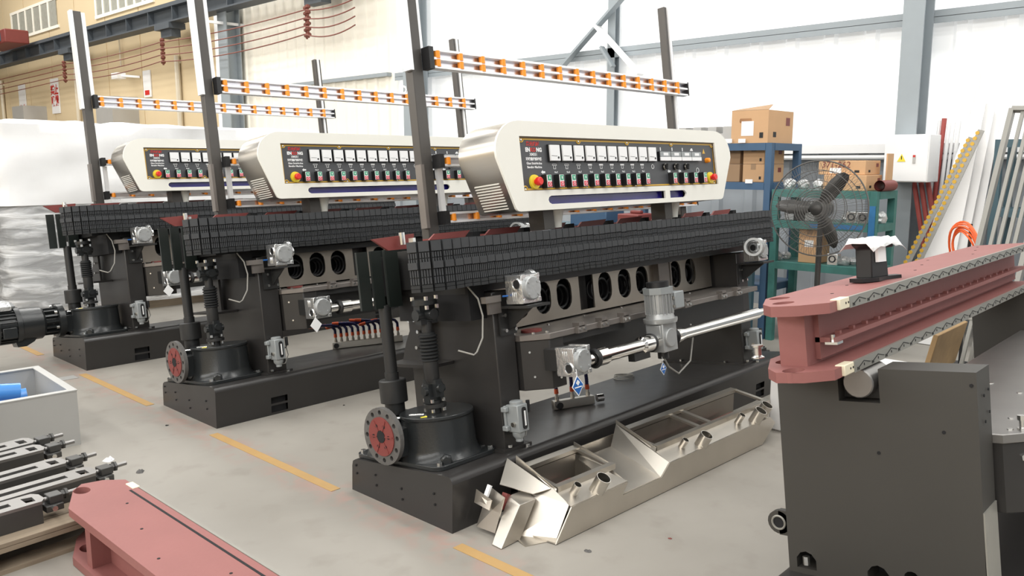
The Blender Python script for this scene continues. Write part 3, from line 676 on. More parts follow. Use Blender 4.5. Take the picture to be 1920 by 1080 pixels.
    me = MB().m(0).box(-.041,.041,-.012,.0,-.043,.043).m(1).box(-.037,.037,-.020,-.012,-.039,.039).m(0).prism(circ(.022,-.024,.006,8),'y',-.022,-.020).bar((-.03,-.021,-.014),(.012,-.021,-.016),.001,.0012).mesh('ammeter', [M['black'], M['white']])
    for k in range(10): inst(me, 'ammeter', sh, (.886+k*.0962, pv, 1.405))
    b = MB().m(0).box(-.019,.019,-.034,0,-.033,.033).m(1).box(-.016,.016,-.037,-.034,-.030,.030).m(2).box(-.012,.012,-.039,-.037,.003,.028).m(3).box(-.014,.014,-.039,-.037,-.028,-.004)
    b.m(1).box(-.003,.003,-.040,-.039,.009,.022).torus((0,-.0395,-.016),(0,1,0),.007,.0012,12,4)
    sw = b.mesh('push_switch', [M['black'], M['white'], M['green'], M['pinkred']])
    for u in [.803+k*.0953 for k in range(10)] + [1.945, 2.062, 2.178, 2.290]: inst(sw, 'push_switch', sh, (u, pv, 1.264))
    es = MB().m(0).lathe((0,0,0),(0,-1,0),[(0,.036),(.004,.036),(.012,.034)],26).m(1).lathe((0,-.012,0),(0,-1,0),[(0,.013),(.012,.013),(.014,.021),(.030,.021),(.036,.016)],20).mesh('emergency_stop', [M['yellow'], M['estop']])
    for u in (.728, 2.400): inst(es, 'emergency_stop', sh, (u, pv, 1.264))
    dm = MB().m(0).box(-.056,.056,-.016,0,-.026,.028).m(1).box(-.054,.054,-.022,-.016,-.026,-.004).m(2).box(-.054,.054,-.020,-.016,-.002,.027).m(1).box(-.02,.03,-.021,-.020,.004,.02)
    dm = dm.mesh('digital_meter', [M['black'], M['white'], M['pump']])
    for k in range(4): inst(dm, 'digital_meter', sh, (1.884+k*.1155, pv, 1.394))
    kn = MB().m(0).lathe((0,0,0),(0,-1,0),[(0,.019),(.012,.019)],18).m(1).torus((0,-.013,0),(0,1,0),.016,.003,18,5).m(0).box(-.006,.006,-.032,-.012,-.015,.015).mesh('selector_knob', [M['black'], M['nickel']])
    for u in (1.885,2.0,2.117): inst(kn, 'selector_knob', sh, (u, pv, 1.333), (0,.35,0))
    MB().lathe((2.372,pv,1.372),(0,-1,0),[(0,.016),(.01,.016),(.026,.014),(.03,.008)],16).build('indicator_lamp', M['orange'], sh)
    MB().prism([(2.335,1.415),(2.367,1.415),(2.351,1.446)],'y',pv-.001,pv).build('warning_triangle', M['gold'], sh)
    tv = pv-.0012
    for body, sz, n_, c, bd in (('恩光机械', .024, 1.448, 'signred', .0008), ('XM351', .019, 1.3975, 'white', .0006), ('玻璃直线斜边机', .0165, 1.375, 'white', .0008), ('Glass Straight-line', .0155, 1.3545, 'white', .0005), ('Beveling Machine', .0155, 1.336, 'white', .0005)):
        text(body, sz, M[c], sh, (.742, tv, n_), bold=bd)
    text('EN', .027, M['white'], sh, (.720, tv, 1.420), align='RIGHT', bold=.0015); text('KO', .027, M['signred'], sh, (.742, tv, 1.420), bold=.0012); text('NG', .027, M['white'], sh, (.765, tv, 1.420), align='LEFT', bold=.0015)
    for k in range(9):
        u = .893 + k*.0962
        text('No.%d' % (9-k), .0125, M['white'], sh, (u+.008, tv, 1.310), bold=.0005)
        b = MB()
        b.box(u-.017,u+.017,tv,pv,1.343,1.352) if k > 2 else b.box(u-.017,u+.017,tv,pv,1.350,1.352).box(u-.017,u+.017,tv,pv,1.343,1.345).box(u-.017,u-.015,tv,pv,1.343,1.352).box(u+.015,u+.017,tv,pv,1.343,1.352)
        b.box(u-.009,u-.007,tv,pv,1.328,1.342).box(u+.007,u+.009,tv,pv,1.328,1.342).box(u-.009,u+.009,tv,pv,1.326,1.328).build('wheel_symbol', M['white'], sh)
    def arrow(u, n_): return MB().prism([(u-.016,n_),(u-.003,n_+.010),(u-.003,n_+.005),(u+.014,n_+.005),(u+.014,n_-.005),(u-.003,n_-.005),(u-.003,n_-.010)],'y',tv,pv)
    arrow(.803,1.311).build('arrow_symbol', M['white'], sh); arrow(1.938,1.308).build('arrow_symbol', M['white'], sh); arrow(2.055,1.308).build('arrow_symbol', M['white'], sh)
    MB().torus((2.262,pv,1.312),(0,1,0),.014,.0022,20,4).build('round_symbol', M['white'], sh); MB().torus((1.769,pv,1.336),(0,1,0),.012,.002,18,4).build('round_symbol', M['white'], sh)
    for u in (1.86,1.985,2.10): MB().box(u,u+.008,tv,pv,1.428,1.448).build('value_symbol', M['white'], sh)
    MB().prism([(2.19,1.430),(2.225,1.430),(2.215,1.447),(2.20,1.444)],'y',tv,pv).build('value_symbol', M['white'], sh)
    # side louvres follow the slanting flank
    lv = MB().box(-.006,.004,0,.165,-.004,.006).box(-.010,-.004,0,.165,-.006,-.001).mesh('louvre', M['cream'])
    for k in range(10):
        t = k/9; inst(lv, 'louvre', sh, (.521+.052*t, .045, 1.268-.118*t), (0,-.35,0))
    for u in (.965, 2.085):
        MB().lathe((u+.03,.12,1.035),(0,0,1),[(0,.026),(.03,.030),(.09,.045)],14).build('console_foot', M['cream'], R)
        MB().box(u-.09,u-.01,.10,.20,1.03,1.124).build('console_bracket', M['post'], R)
    b = MB()
    for k in range(5): b.tube([(1.75+.03*k+.12*math.cos(a*.7+k), .12+.03*math.sin(a+k), 1.562+.012*abs(math.sin(a*1.3+k))) for a in range(8)], .004, 5)
    b.build('cable_tangle', M['black'], R)
    return R
m1 = machine(ORG)
tag(m1, 'dark bevelling machine beside the stainless trough, upright motor between its chrome tubes', 'machine', 'bevelling machines in a row')
m2 = copy_tree(m1, None, ('cable_tangle', 'tag_print', 'tag_mark')); m2.location = ORG + Vector((0, 2.11, 0))
tag(m2, 'bevelling machine in the middle of the row, spray hose manifold on its base', 'machine', 'bevelling machines in a row')
m3 = copy_tree(m1, None, ('cable_tangle', 'motor_flange', 'tag_print', 'tag_mark')); m3.location = ORG + Vector((0, 4.19, 0))
tag(m3, 'bevelling machine with a black ribbed motor on its gear housing, next to wrapped crates', 'machine', 'bevelling machines in a row')
# black ribbed gear motor bolted to the third machine
b = MB().lathe((-.012,.42,.148),(-1,0,0),[(0,.135),(.045,.135),(.045,.075),(.14,.08),(.14,.11),(.16,.128),(.31,.132),(.315,.145),(.35,.145),(.35,.125),(.47,.125),(.47,.15),(.50,.15),(.50,.138),(.53,.138),(.53,.15),(.55,.15),(.55,.12),(.9,.12)],30)
for k in range(14):
    a = 2*PI*k/14; b.obox((-.105,.42+.09*math.cos(a),.148+.09*math.sin(a)),(.10,.014,.04),Matrix.Rotation(a-PI/2,3,'X'))
for k in range(26):
    a = 2*PI*k/26; b.obox((-.422,.42+.128*math.cos(a),.148+.128*math.sin(a)),(.12,.007,.02),Matrix.Rotation(a-PI/2,3,'X'))
b.prism([(-.38,.06),(-.20,.06),(-.24,.01),(-.30,-.02),(-.36,-.02)],'y',.36,.48)
dm_ = b.build('gear_motor', M['cast'], m3)
MB().box(-.47,-.37,.275,.32,.06,.14).build('name_plate_box', M['cast'], dm_, .006)
MB().lathe((-.43,.42,.27),(0,0,1),[(0,.09),(.03,.10),(.06,.08),(.08,.03)],7).build('terminal_wrap', M['wraps'], dm_)
bset('bolt', [(-.065,.42+.115*math.cos(a),.148+.115*math.sin(a)) for a in (0.4,1.4,2.5,3.6,4.7,5.7)], (-1,0,0), .012, .02, M['zinc'], dm_)
# ================================================================== half-built machine with the red conveyor beam
DY0 = -2.047
R0 = empty('machine_frame', ORG + Vector((0, DY0, 0)), (-TILT, 0, 0), 'half-built dark machine frame carrying a red beam, no console fitted', 'machine')
base_mesh().build('base', M['dark'], R0, ang=30)
def notch_pillar(u0, front):
    o = [(.07,.0),(.70,.0),(.69,.74),(.478,.74),(.478,.628),(.345,.628),(.345,.74),(.06,.74)]
    holes = [[(v+dx, n+dz) for dx, dz in ((-.035,-.03),(.035,-.03),(.035,.005),(.02,.025),(0,.032),(-.02,.025),(-.035,.005))] for v, n in ((.635,.05),(.39,.05))] + [circ(.285,.06,.024,12), circ(.22,.045,.02,12)]
    p = MB().plate(o, holes, 'x', u0, u0+.14).build('pillar', M['block'], R0)
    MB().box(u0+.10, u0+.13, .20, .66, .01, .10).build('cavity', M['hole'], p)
    # bearing saddle in the notch
    b = MB(); n_ = 12
    A = [(.412+.062*math.cos(PI+PI*i/n_), .74+.062*math.sin(PI+PI*i/n_)) for i in range(n_+1)]
    b.prism([(.345,.735),(.345,.632),(.478,.632),(.478,.735)] + A, 'x', u0+.05, u0+.12) if False else None
    b.plate([(.478,.73),(.478,.632),(.346,.632),(.346,.73)] + [(.412-.055*math.cos(PI*i/n_), .73-.055*math.sin(PI*i/n_)) for i in range(n_+1)], [], 'x', u0+.05, u0+.12)
    b.build('bearing_saddle', M['dark2'], p)
    MB().lathe((u0+.0,.412,.690),(1,0,0),[(0,.046),(.005,.05),(.16,.05)],20).build('roller_shaft', M['mecht'], p)
    bset('bolt_hole', [(u0,.36,.464),(u0,.16,.55),(u0,.075,.70)], (-1,0,0), .006, .002, M['hole'], p)
    return p
P0 = notch_pillar(.385, True)
b = MB().prism(circ(.735,.165,.042,18), 'x', .40, .425).box(.40,.425,.69,.735,.12,.21); lug = b.build('lifting_eye', M['block'], P0)
MB().torus((.398,.735,.165),(1,0,0),.024,.004,20,6).build('eye_ring', M['strip'], lug); MB().cyl((.399,.735,.165),(.3995,.735,.165),.022,seg=16).build('eye_bore', M['hole'], lug)
MB().box(.386,.524,.0615,.0665,.002,.31).build('bare_patch', M['osb'] if False else M['strip'], P0)
bset('bolt_hole', [(.44,.058,.66),(.49,.058,.67),(.44,.058,.58),(.49,.058,.60)], (0,-1,0), .005, .003, M['hole'], P0)
MB().bolt((.375,.63,.04),(0,0,1),.012,.03).build('bolt', M['zinc'], P0)
p2 = MB().plate([(.066,.0),(.69,.0),(.68,.74),(.056,.74)], [circ(.571,.352,.033,10)], 'x', 2.745, 2.88).build('pillar', M['block'], R0)
bset('bolt_hole', [(2.745,.47,.37),(2.745,.46,.30)], (-1,0,0), .008, .003, M['hole'], p2)
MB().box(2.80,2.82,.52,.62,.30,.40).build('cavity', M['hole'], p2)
lb0 = MB().prism([(.53,.45),(.53,.035),(.635,-.08),(2.74,-.08),(2.74,.45)], 'z', .49, .52).build('ledge_beam', M['mecht'], R0, .003)
MB().prism([(.54,.30),(.54,.04),(.64,-.07),(2.74,-.07),(2.74,.30)], 'z', .265, .49).build('end_box', M['dark'], lb0, .004)
for p in ((.60,.03),(.66,.16),(.75,.06),(.95,.05),(.95,.22),(1.15,.12),(1.3,.25),(1.4,.1)): bset('tapped_hole', [(p[0],p[1],.52)], (0,0,1), .010, .003, M['zinc'], lb0)
MB().lathe((.615,.0,.52),(0,0,1),[(0,.014),(.006,.014),(.006,.008),(.03,.008),(.03,.013),(.045,.013)],8).build('jack_bolt', M['zinc'], lb0)
bset('bolt', [(.585,-.008,.44),(.60,-.028,.35),(.60,-.028,.29)], (-.7,-.7,0), .013, .008, M['zinc'], lb0)
# ---- the red beam laid on the pillars
def red_beam(name, loc, rot, label, L0=0., L1=2.75, white=True, scale=True, floor=False):
    B = empty(name, loc, rot, label, 'steel beam')
    # local: x along, y across (0 near edge .. .28 far), z height 0..0.24
    nose = [(L0+.02,.07),(L0+.085,.0),(L1,.0),(L1,.28),(L0+.23,.28),(L0+.06,.205),(L0+.0,.15)]
    for k, (z0, z1, hs) in enumerate(((0,.033,((.05,.115),(.19,.205))), (.207,.24,((.10,.155),(.24,.235)) if not floor else ((.075,.175),)))):
        fl = MB().plate(nose, [circ(L0+a, c, .043, 18, .032) for a, c in hs], 'z', z0, z1).build('flange', M['red'], B)
        for j in range(9): MB().cyl((.35+j*.28,.10+(j%3)*.06,z1),(.35+j*.28,.10+(j%3)*.06,z1+.001),.006,seg=8).build('tapped_hole', M['hole'], fl) if k else None
        MB().prism([(.14,z0+.002),(.215,z0+.002),(.215,z1+.004),(.14,z1+.004)], 'y', -.010, .022).build('nylon_block', M['nylon'], B, .003)
        bset('bolt_hole', [(.185,-.010,z0+.02),(.205,-.010,z0+.02)], (0,-1,0), .004, .001, M['hole'], B)
        st_ = MB().box(.217,L1,-.010,-.0005,z0,z1+.003).build('scale_strip', M['strip'], B)
        if scale:
            b = MB(); x = .24; i = 0; lo = True
            while x < L1-.1:
                zl, zh = z0+.008, z0+.026
                b.bar((x,-.0108,zl),(x+.055,-.0108,zh),.0016,.0022,(0,0,1)).bar((x+.055,-.0108,zh),(x+.11,-.0108,zl+.006),.0016,.0022,(0,0,1))
                for q in (.0,.012): b.box(x+q-.0015,x+q+.0015,-.0116,-.0100,zl-.004,zl+.006)
                b.box(x+.055,x+.058,-.0116,-.0100,zl+.002,zl+.010)
                x += .125
            tag(b.build('scale_marks', M['ink'], st_), kind='stuff')
    MB().box(.12,L1,.10,.19,.033,.207).build('web', M['red'], B)
    for x_ in (.34,.9,1.5,2.1): MB().box(x_,x_+.05,.19,.262,.033,.207).build('stiffener', M['red'], B)
    rl = MB().box(.19,L1,.035,.10,.100,.116).box(.19,L1,.085,.10,.045,.195).build('middle_rail', M['red'], B)
    MB().box(.17,.215,.02,.06,.096,.104).cyl((.195,.045,.104),(.195,.045,.125),.008,seg=8).build('end_bolt', M['zinc'], rl)
    bm_ = MB().box(-.008,.008,-.008,.008,0,.011).mesh('square_bolt', M['red'])
    for j in range(20): inst(bm_, 'square_bolt', rl, (.275+j*.115,.058,.116))
    return B
RB = red_beam('red_beam', ORG + Vector((.10, 0, 0)), (-TILT,0,0), 'long red beam with printed scale strips resting on the unfinished dark frame')
_e = Matrix.Rotation(-TILT, 3, 'X'); RB.location = ORG + Vector((0,DY0,0)) + _e @ Vector((.085,.395,.742))
MB().lathe((.24,.33,.033),(0,0,1),[(0,.022),(.004,.022),(.010,.013),(.036,.013),(.04,.02),(.046,.02)],14).build('king_bolt', M['zinc'], RB)
# film-topped black sprocket bracket on the red beam
lo = RB.location + _e @ Vector((.78,.12,.241))
SB = empty('sprocket_bracket', lo, (-TILT,0,-.2), 'black cast bracket with a plastic-wrapped head standing on the red beam', 'bracket')
MB().plate([(-.11,-.025),(-.05,-.055),(.03,-.035),(.10,-.055),(.14,-.01),(.10,.04),(.0,.05),(-.09,.04)], [], 'z', 0, .014).build('foot', M['black'], SB)
MB().prism([(-.055,.012),(.055,.012),(.05,.12),(.085,.135),(.085,.15),(-.075,.15),(-.075,.137),(-.05,.12)], 'y', -.03, .035).build('column_body', M['black'], SB, .004)
MB().box(.045,.09,-.035,.045,.12,.15).build('side_ear', M['black'], SB, .003)
b = MB(); random.seed(5)
gx = 9
V = [[b.bm.verts.new((-.10+.22*i/gx, -.07+.14*j/5, .158+random.uniform(-.006,.008)-(.03 if j in (0,5) else 0)-(.02 if i in (0,gx) else 0))) for j in range(6)] for i in range(gx+1)]
for i in range(gx):
    for j in range(5): b._f([V[i][j],V[i+1][j],V[i+1][j+1],V[i][j+1]])
o = b.build('wrapping_film', M['scrap'], SB, ang=10); sm = o.modifiers.new('solid','SOLIDIFY'); sm.thickness = .002
MB().box(-.03,.02,-.045,-.032,.07,.13).build('paper_slip', M['white'], SB)
# second red beam on the floor
tip = at(185, 899, Z=.243)
RB2 = red_beam('red_beam', (at(300,945,Z=.243).x+.012, tip.y, .003), (0, 0, -PI/2), 'red beam lying on the concrete floor beside the wooden pallet', L1=2.6, white=False, scale=False, floor=True)
RB2.scale = (1, -1, 1)
MB().box(.22,2.6,.030,.040,.2395,.2408).build('groove', M['hole'], RB2)
# ================================================================== things on the floor around the machines
# ---- long stainless trough
TR = empty('stainless_trough', (2.33, 2.13, 0), (0,0,-.028), 'long folded stainless steel trough with pipe stubs lying on the floor', 'trough')
# outer near wall (profile along x, y = thickness direction), top outline has the dip
def T(x): return x
near = [(.20,.004),(1.98,.004),(2.12,.10),(2.06,.148),(1.04,.142),(.97,.085),(.66,.088),(.70,.140),(.30,.140)]
MB().prism(near, 'y', -.006, 0).build('near_wall', M['steel2'], TR)
b = MB().hexa([(.20,0,.004),(1.98,0,.004),(2.02,.30,.004),(.15,.34,.004),(.20,0,.010),(1.98,0,.010),(2.02,.30,.010),(.15,.34,.010)]); b.build('bottom', M['steel2'], TR)
# sloping end sheets and chute, corners read off the photograph at their own heights
TI = (Matrix.Translation(TR.location) @ Matrix.Rotation(-.028, 4, 'Z')).inverted()
def tp(px, py, z): return TI @ at(px, py, Z=z)
def sheet(name, pts, th=.004, m_='steel2'):
    P_ = [tp(*p) for p in pts]; n = (P_[1]-P_[0]).cross(P_[2]-P_[0]).normalized()*th
    return MB().hexa(P_ + [p+n for p in P_]).build(name, M[m_], TR)
sheet('end_sheet', [(985,917,.165),(1067,946,.143),(1043,1012,.004),(969,1004,.004)])
sheet('end_sheet', [(985,917,.165),(1000,905,.19),(1036,915,.186),(1067,946,.143)])
sheet('end_sheet', [(1043,1012,.004),(985,1024,.004),(970,1012,.006),(969,1004,.004)])
sheet('end_sheet', [(951,859,.25),(1033,916,.185),(1000,926,.165),(937,908,.20)])
c_ = [tp(*p) for p in ((922,1021,.003),(940,1030,.003),(975,1012,.003),(958,1003,.003),(954,929,.165),(975,947,.155),(1005,935,.150),(985,917,.165))]
MB().hexa(c_).build('end_chute', M['steel2'], TR, .002)
# top shelves either side of the dip
for x0, x1 in ((.30,.70),(1.04,2.06)):
    MB().hexa([(x0,0,.139),(x1,0,.141),(x1-.02,.11,.165),(x0+.03,.11,.165),(x0,0,.142),(x1,0,.144),(x1-.02,.11,.168),(x0+.03,.11,.168)]).build('top_shelf', M['steel2'], TR)
# folded sheets of the dip
def quad(name, pts, th=.004):
    n = (Vector(pts[1])-Vector(pts[0])).cross(Vector(pts[2])-Vector(pts[0])).normalized()*th
    return MB().hexa([Vector(p) for p in pts] + [Vector(p)+n for p in pts]).build(name, M['steel2'], TR)
quad('dip_sheet', [(.70,0,.140),(.66,0,.088),(.74,.33,.15),(.78,.33,.20)])
quad('dip_sheet', [(.66,0,.088),(.97,0,.085),(1.00,.33,.15),(.74,.33,.15)])
quad('dip_sheet', [(.97,0,.085),(1.04,0,.142),(1.08,.36,.245),(1.00,.33,.15)])
# upright flanges between the bays
for x, h in ((.31,.235),(.72,.20),(1.06,.235)):
    quad('flange', [(x,.10,.165),(x+.02,.36,.175),(x+.03,.37,h+.03),(x+.01,.10,.185)], .004)
# tube frames round the openings
for x0, x1, mids in ((.33,.74,()), (1.08,2.25,(1.52,1.63))):
    fr_ = MB().bar((x0,.115,.178),(x1,.115,.178),.03,.028).bar((x0+.02,.345,.205),(x1,.345,.205),.045,.02)
    o = fr_.build('bay_frame', M['steel2'], TR); o['kind'] = 'part'; del o['kind']
    for x in (x0+.012, x1-.015) + tuple(mids): MB().bar((x,.12,.180),(x+.01,.34,.205),.03,.012).build('cross_bar', M['steel2'], TR)
    MB().box(x0+.03,x1-.03,.135,.33,.03,.036).build('bay_floor', M['ledge'], TR)
    MB().box(x0+.03,x1-.03,.325,.332,.03,.19).build('bay_wall', M['plate'], TR)
    MB().bar((x0+.05,.25,.06),(x1-.10,.25,.07),.03,.02).build('inner_channel', M['ledge'], TR)
    MB().bar((x0+.05,.295,.08),(x1-.10,.295,.09),.008,.008).build('inner_rod', M['redplate'], TR)
quad('end_plate', [(2.05,.0,.145),(2.25,.12,.165),(2.10,.13,.0),(1.98,.0,.004)])
quad('far_wall', [(.35,.365,.02),(2.25,.365,.02),(2.25,.37,.195),(.35,.37,.195)])
# pipe stubs, hollow, leaning along the trough
for x, y, r, h in ((.385,.055,.018,.085),(.50,.02,.034,.15),(1.24,.055,.017,.08),(1.36,.02,.033,.14),(1.80,.055,.018,.09),(1.92,.02,.034,.15),(2.02,.04,.034,.16)):
    d_ = (.06,-.52,1)
    st_ = MB().lathe((x,y+.035 if r > .03 else y+.02,.085 if r > .03 else .13),d_,[(0,r),(h,r),(h,r*.92),(.02,r*.92)],22,False).build('pipe_stub', M['steel'], TR)
    MB().lathe(Vector((x,y+.035 if r > .03 else y+.02,.085 if r > .03 else .13)),d_,[(h*.5,r*.9),(h*.52,r*.9)],16).build('pipe_bore', M['hole'], st_)  # dark disc put in for the shade inside the pipe
# fitting at the near end
sheet('sensor_plate', [(917,912,.19),(946,933,.18),(928,1000,.02),(893,987,.02)])
sheet('sensor_plate', [(893,917,.19),(922,938,.17),(917,957,.13),(889,942,.13)])
q_ = tp(946,940,.14); MB().obox(q_,(.03,.03,.07),Matrix.Rotation(.5,3,'Y')).build('red_block', M['redplate'], TR)
q_ = tp(915,920,.19); MB().obox(q_,(.012,.02,.05),Matrix.Rotation(.5,3,'Y')).build('white_block', M['white'], TR)
bset('bolt', [tp(925,952,.11),tp(922,972,.06)], (-.7,-.7,.2), .005, .005, M['zinc'], TR)
# ---- hose manifolds
def manifold(loc, rotz, label, n, lying):
    g = empty('hose_manifold', loc, (Matrix.Rotation(-TILT,3,'X') @ Matrix.Rotation(rotz,3,'Z')).to_euler(), label, 'hose manifold')
    L_ = .042*n + .04 if n > 4 else .25
    MB().box(0,L_,-.03,.02,.002,.052).build('manifold_bar', M['nickel'], g, .003)
    MB().cyl((.03,-.031,.027),(.03,-.05,.027),.020,seg=14).build('end_port', M['black'], g)
    random.seed(3)
    for k in range(n):
        x = .03 + (L_-.06)*k/max(1,n-1); a = random.uniform(-.3,.3)
        h = MB().lathe((x,0,.052),(0,0,1),[(0,.012),(.02,.012),(.02,.009),(.04,.009)],10).build('valve', M['nickel'], g)
        MB().lathe((x,0,.09),(0,0,1),[(0,.013),(.028,.012)],10).build('hose_end', M['oranh'], h)
        pts = [(x,0,.115),(x,-.003,.15)]
        if lying:
            dx = -.16 + .02*random.random(); q = random.uniform(-.05,.05)
            pts += [(x+dx*.12,q*.3,.175),(x+dx*.45,q*.7,.19),(x+dx,q,.185+random.uniform(-.015,.02))]
        else: pts += [(x+.01*a,0,.185),(x+.03*a,-.01,.225)]
        b = MB()
        fine = []
        for p_, q_ in zip(pts, pts[1:]):
            for i in range(6): fine.append(tuple(p_[c]+(q_[c]-p_[c])*i/6 for c in range(3)))
        fine.append(pts[-1])
        b.tube(fine, [.012 if i % 2 else .0095 for i in range(len(fine))], 7); b.build('segment_hose', M['blueh'], h)
        e, f = Vector(fine[-1]), (Vector(fine[-1])-Vector(fine[-3])).normalized()
        MB().lathe(e, f, [(0,.013),(.03,.012),(.05,.010)], 10).build('spray_nozzle', M['oranh'], h)
    return g
def on_base(u, v, dy=0): return ORG + Vector((0,dy,0)) + _e @ Vector((u,v,.001))
manifold(on_base(1.33,.70,2.11), -.62, 'spray manifold with a dozen blue hoses and orange nozzles on the middle machine', 12, True)
g = manifold(on_base(1.20,.45), -.53, 'small spray manifold with three upright hoses beneath the hang tag', 3, False)
MB().cyl((.27,-.01,.03),(.31,-.01,.03),.022,seg=14).build('side_pipe', M['chrome'], g)
b = MB()
for k in range(3): b.torus((0,0,.006+.008*k),(0.03*k,0,1),.068-.003*k,.003,36,5)
o = tag(b.build('wire_coil', M['cable']), 'flat coil of thin steel wire lying on the machine base', 'coil'); o.location = on_base(2.13,.62); o.rotation_euler = (-TILT,0,0)
# ---- pallet with guide brackets
PL = empty('pallet', (1.05,3.55,0), (0,0,math.radians(4)), 'weathered wooden pallet carrying black steel brackets', 'pallet')
for k in range(9):
    y0 = .0 + k*.115
    MB().box(-1.0,.36,y0,y0+.105,.108,.128).build('deck_board', M['wood'], PL, .003)
for y0 in (.0,.44,.88): MB().box(-1.0,.36,y0,y0+.1,.088,.1075).build('stringer_board', M['wood'], PL)
for y0 in (.0,.44,.88):
    for x0 in (-.95,-.32,.26): MB().box(x0,x0+.1,y0,y0+.1,.0185,.0875).build('block', M['wood'], PL)
    MB().box(-1.0,.36,y0,y0+.1,0,.018).build('bottom_board', M['wood'], PL)
def guide_bracket(x, y, z, rz, label):
    g = empty('slide_bracket', (x,y,z), (0,0,rz), label, 'bracket', 'black slide brackets on the pallet')
    # x = length towards the rod
    o_ = [(-.62,-.06),(-.02,-.06),(0,-.03),(0,.03),(-.02,.06),(-.62,.06)]
    hs = [[(-.42,-.018),(-.12,-.018),(-.12,.018),(-.42,.018)], [(-.07,-.03),(-.035,-.035),(-.03,.02),(-.07,.03)], [(-.56,-.035),(-.47,-.035),(-.47,.035),(-.56,.035)]]
    MB().plate(o_, hs, 'z', .082, .095).build('top_plate', M['mecht'], g)
    b = MB().box(-.62,-.02,-.06,-.045,0,.082); b.build('side_cheek', M['mech'], g); MB().box(-.62,-.02,.045,.06,0,.082).build('side_cheek', M['mech'], g)
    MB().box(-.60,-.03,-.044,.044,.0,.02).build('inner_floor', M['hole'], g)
    MB().box(.0,.07,-.045,.03,.03,.058).box(.02,.075,-.03,.03,.058,.092).build('slide_block', M['mech'], g, .003)
    MB().cyl((-.02,.0,.075),(.15,.0,.078),.010,seg=10).build('guide_rod', M['mecht'], g)
    MB().lathe((.075,0,.078),(1,0,0),[(0,.018),(.015,.018),(.015,.024),(.025,.024)],6).build('lock_nut', M['mech'], g)
    MB().bolt((.03,-.045,.045),(0,-1,0),.012,.012).build('bolt', M['zinc'], g)
    return g
ca, sa = math.cos(math.radians(4)), math.sin(math.radians(4))
for (px, py, rz), lab in zip(((78,938,.06),(176,886,.10),(120,868,.12),(80,843,.09),(60,830,.12)),
    ('black slotted steel bracket at the edge of the pallet', 'black slotted bracket pointing over the nose of the red floor beam', 'black bracket half hidden behind the one pointing at the red beam',
     'black slotted bracket with a ground top close to the grey metal box', 'black bracket touching the grey metal box')):
    p = at(px, py, Z=.205)
    guide_bracket(p.x, p.y, .1285, rz - .0, lab)
# ---- sheet metal box with blue hoses
GB = empty('metal_box', (1.64,4.93,0), (0,0,PI+math.radians(0)), 'open light grey sheet metal box holding blue hoses', 'box')
GB.rotation_euler = (0,0,0)
p0 = at(152,833,Z=0)
MB().plate([(-1.1,0),(0,0),(0,.78),(-1.1,.78)], [[(-1.07,.03),(-.03,.03),(-.03,.75),(-1.07,.75)]], 'z', .02, .318).build('box_wall', M['greybox'], GB)
MB().box(-1.1,0,0,.78,0,.02).build('box_bottom', M['greybox'], GB)
rm = MB().plate([(-1.103,-.003),(.003,-.003),(.003,.783),(-1.103,.783)], [[(-1.06,.04),(-.04,.04),(-.04,.74),(-1.06,.74)]], 'z', .318, .324).build('rim', M['greybox'], GB)
GB.location = (p0.x, p0.y, 0); GB.rotation_euler = (0,0,math.radians(-3))
random.seed(8)
for k, (x, y, z, a, L_) in enumerate(((-.19,.42,.268,.06,.75),(-.14,.20,.190,-.10,.8),(-.12,.58,.175,.02,.8),(-.14,.40,.135,.02,.8))):
    pts = [(x-L_*t*math.cos(a), y-L_*t*math.sin(a)+.05*math.sin(3*t), z+.02*math.sin(4*t+k)) for t in [i/8 for i in range(9)]]
    w_ = [GB.matrix_basis @ Vector(p) for p in pts]
    tag(MB().tube(w_, .048, 14).build('blue_hose', M['hoseb']), ('thick glossy blue hose uppermost in the grey metal box' if k == 0 else 'thick glossy blue hose lying under another in the grey metal box'), 'hose', 'blue hoses in the grey box')
# floor litter
def litter(px, py, s, m_, lab, cat='litter'):
    p = at(px, py, Z=0); b = MB(); n_ = 9
    top = b.bm.verts.new((p.x,p.y,s*.35)); ring = [b.bm.verts.new((p.x+s*random.uniform(.5,1)*math.cos(2*PI*i/n_), p.y+s*random.uniform(.5,1)*math.sin(2*PI*i/n_), .001)) for i in range(n_)]
    mid = [b.bm.verts.new(((v.co.x+p.x)/2, (v.co.y+p.y)/2, s*random.uniform(.1,.5))) for v in ring]
    for i in range(n_): b._f([ring[i],ring[(i+1)%n_],mid[(i+1)%n_],mid[i]]); b._f([mid[i],mid[(i+1)%n_],top])
    b._f(ring[::-1])
    return tag(b.build('litter', m_, ang=5), lab, cat)
litter(205,863,.045,M['scrap'],'crumpled scrap of clear plastic on the concrete','plastic scrap')
litter(262,885,.03,M['castgrey'],'small grey scrap on the concrete near the crumpled plastic','scrap')
litter(1102,1034,.02,M['castgrey'],'grey chip on the floor in front of the stainless trough','chip')
litter(1256,1010,.012,M['redplate'],'tiny reddish chip on the floor by the stainless trough','chip')
litter(313,798,.014,M['hole'],'small black chip on the floor by the middle machine','chip')
litter(645,760,.012,M['hole'],'black speck of metal beside the middle machine base','chip')
p = at(110,712,Z=0)
tag(MB().box(p.x-.1,p.x+.12,p.y-.06,p.y+.05,0,.004).build('paper_sheet', M['greybox']), 'flat grey sheet lying behind the grey metal box', 'sheet')
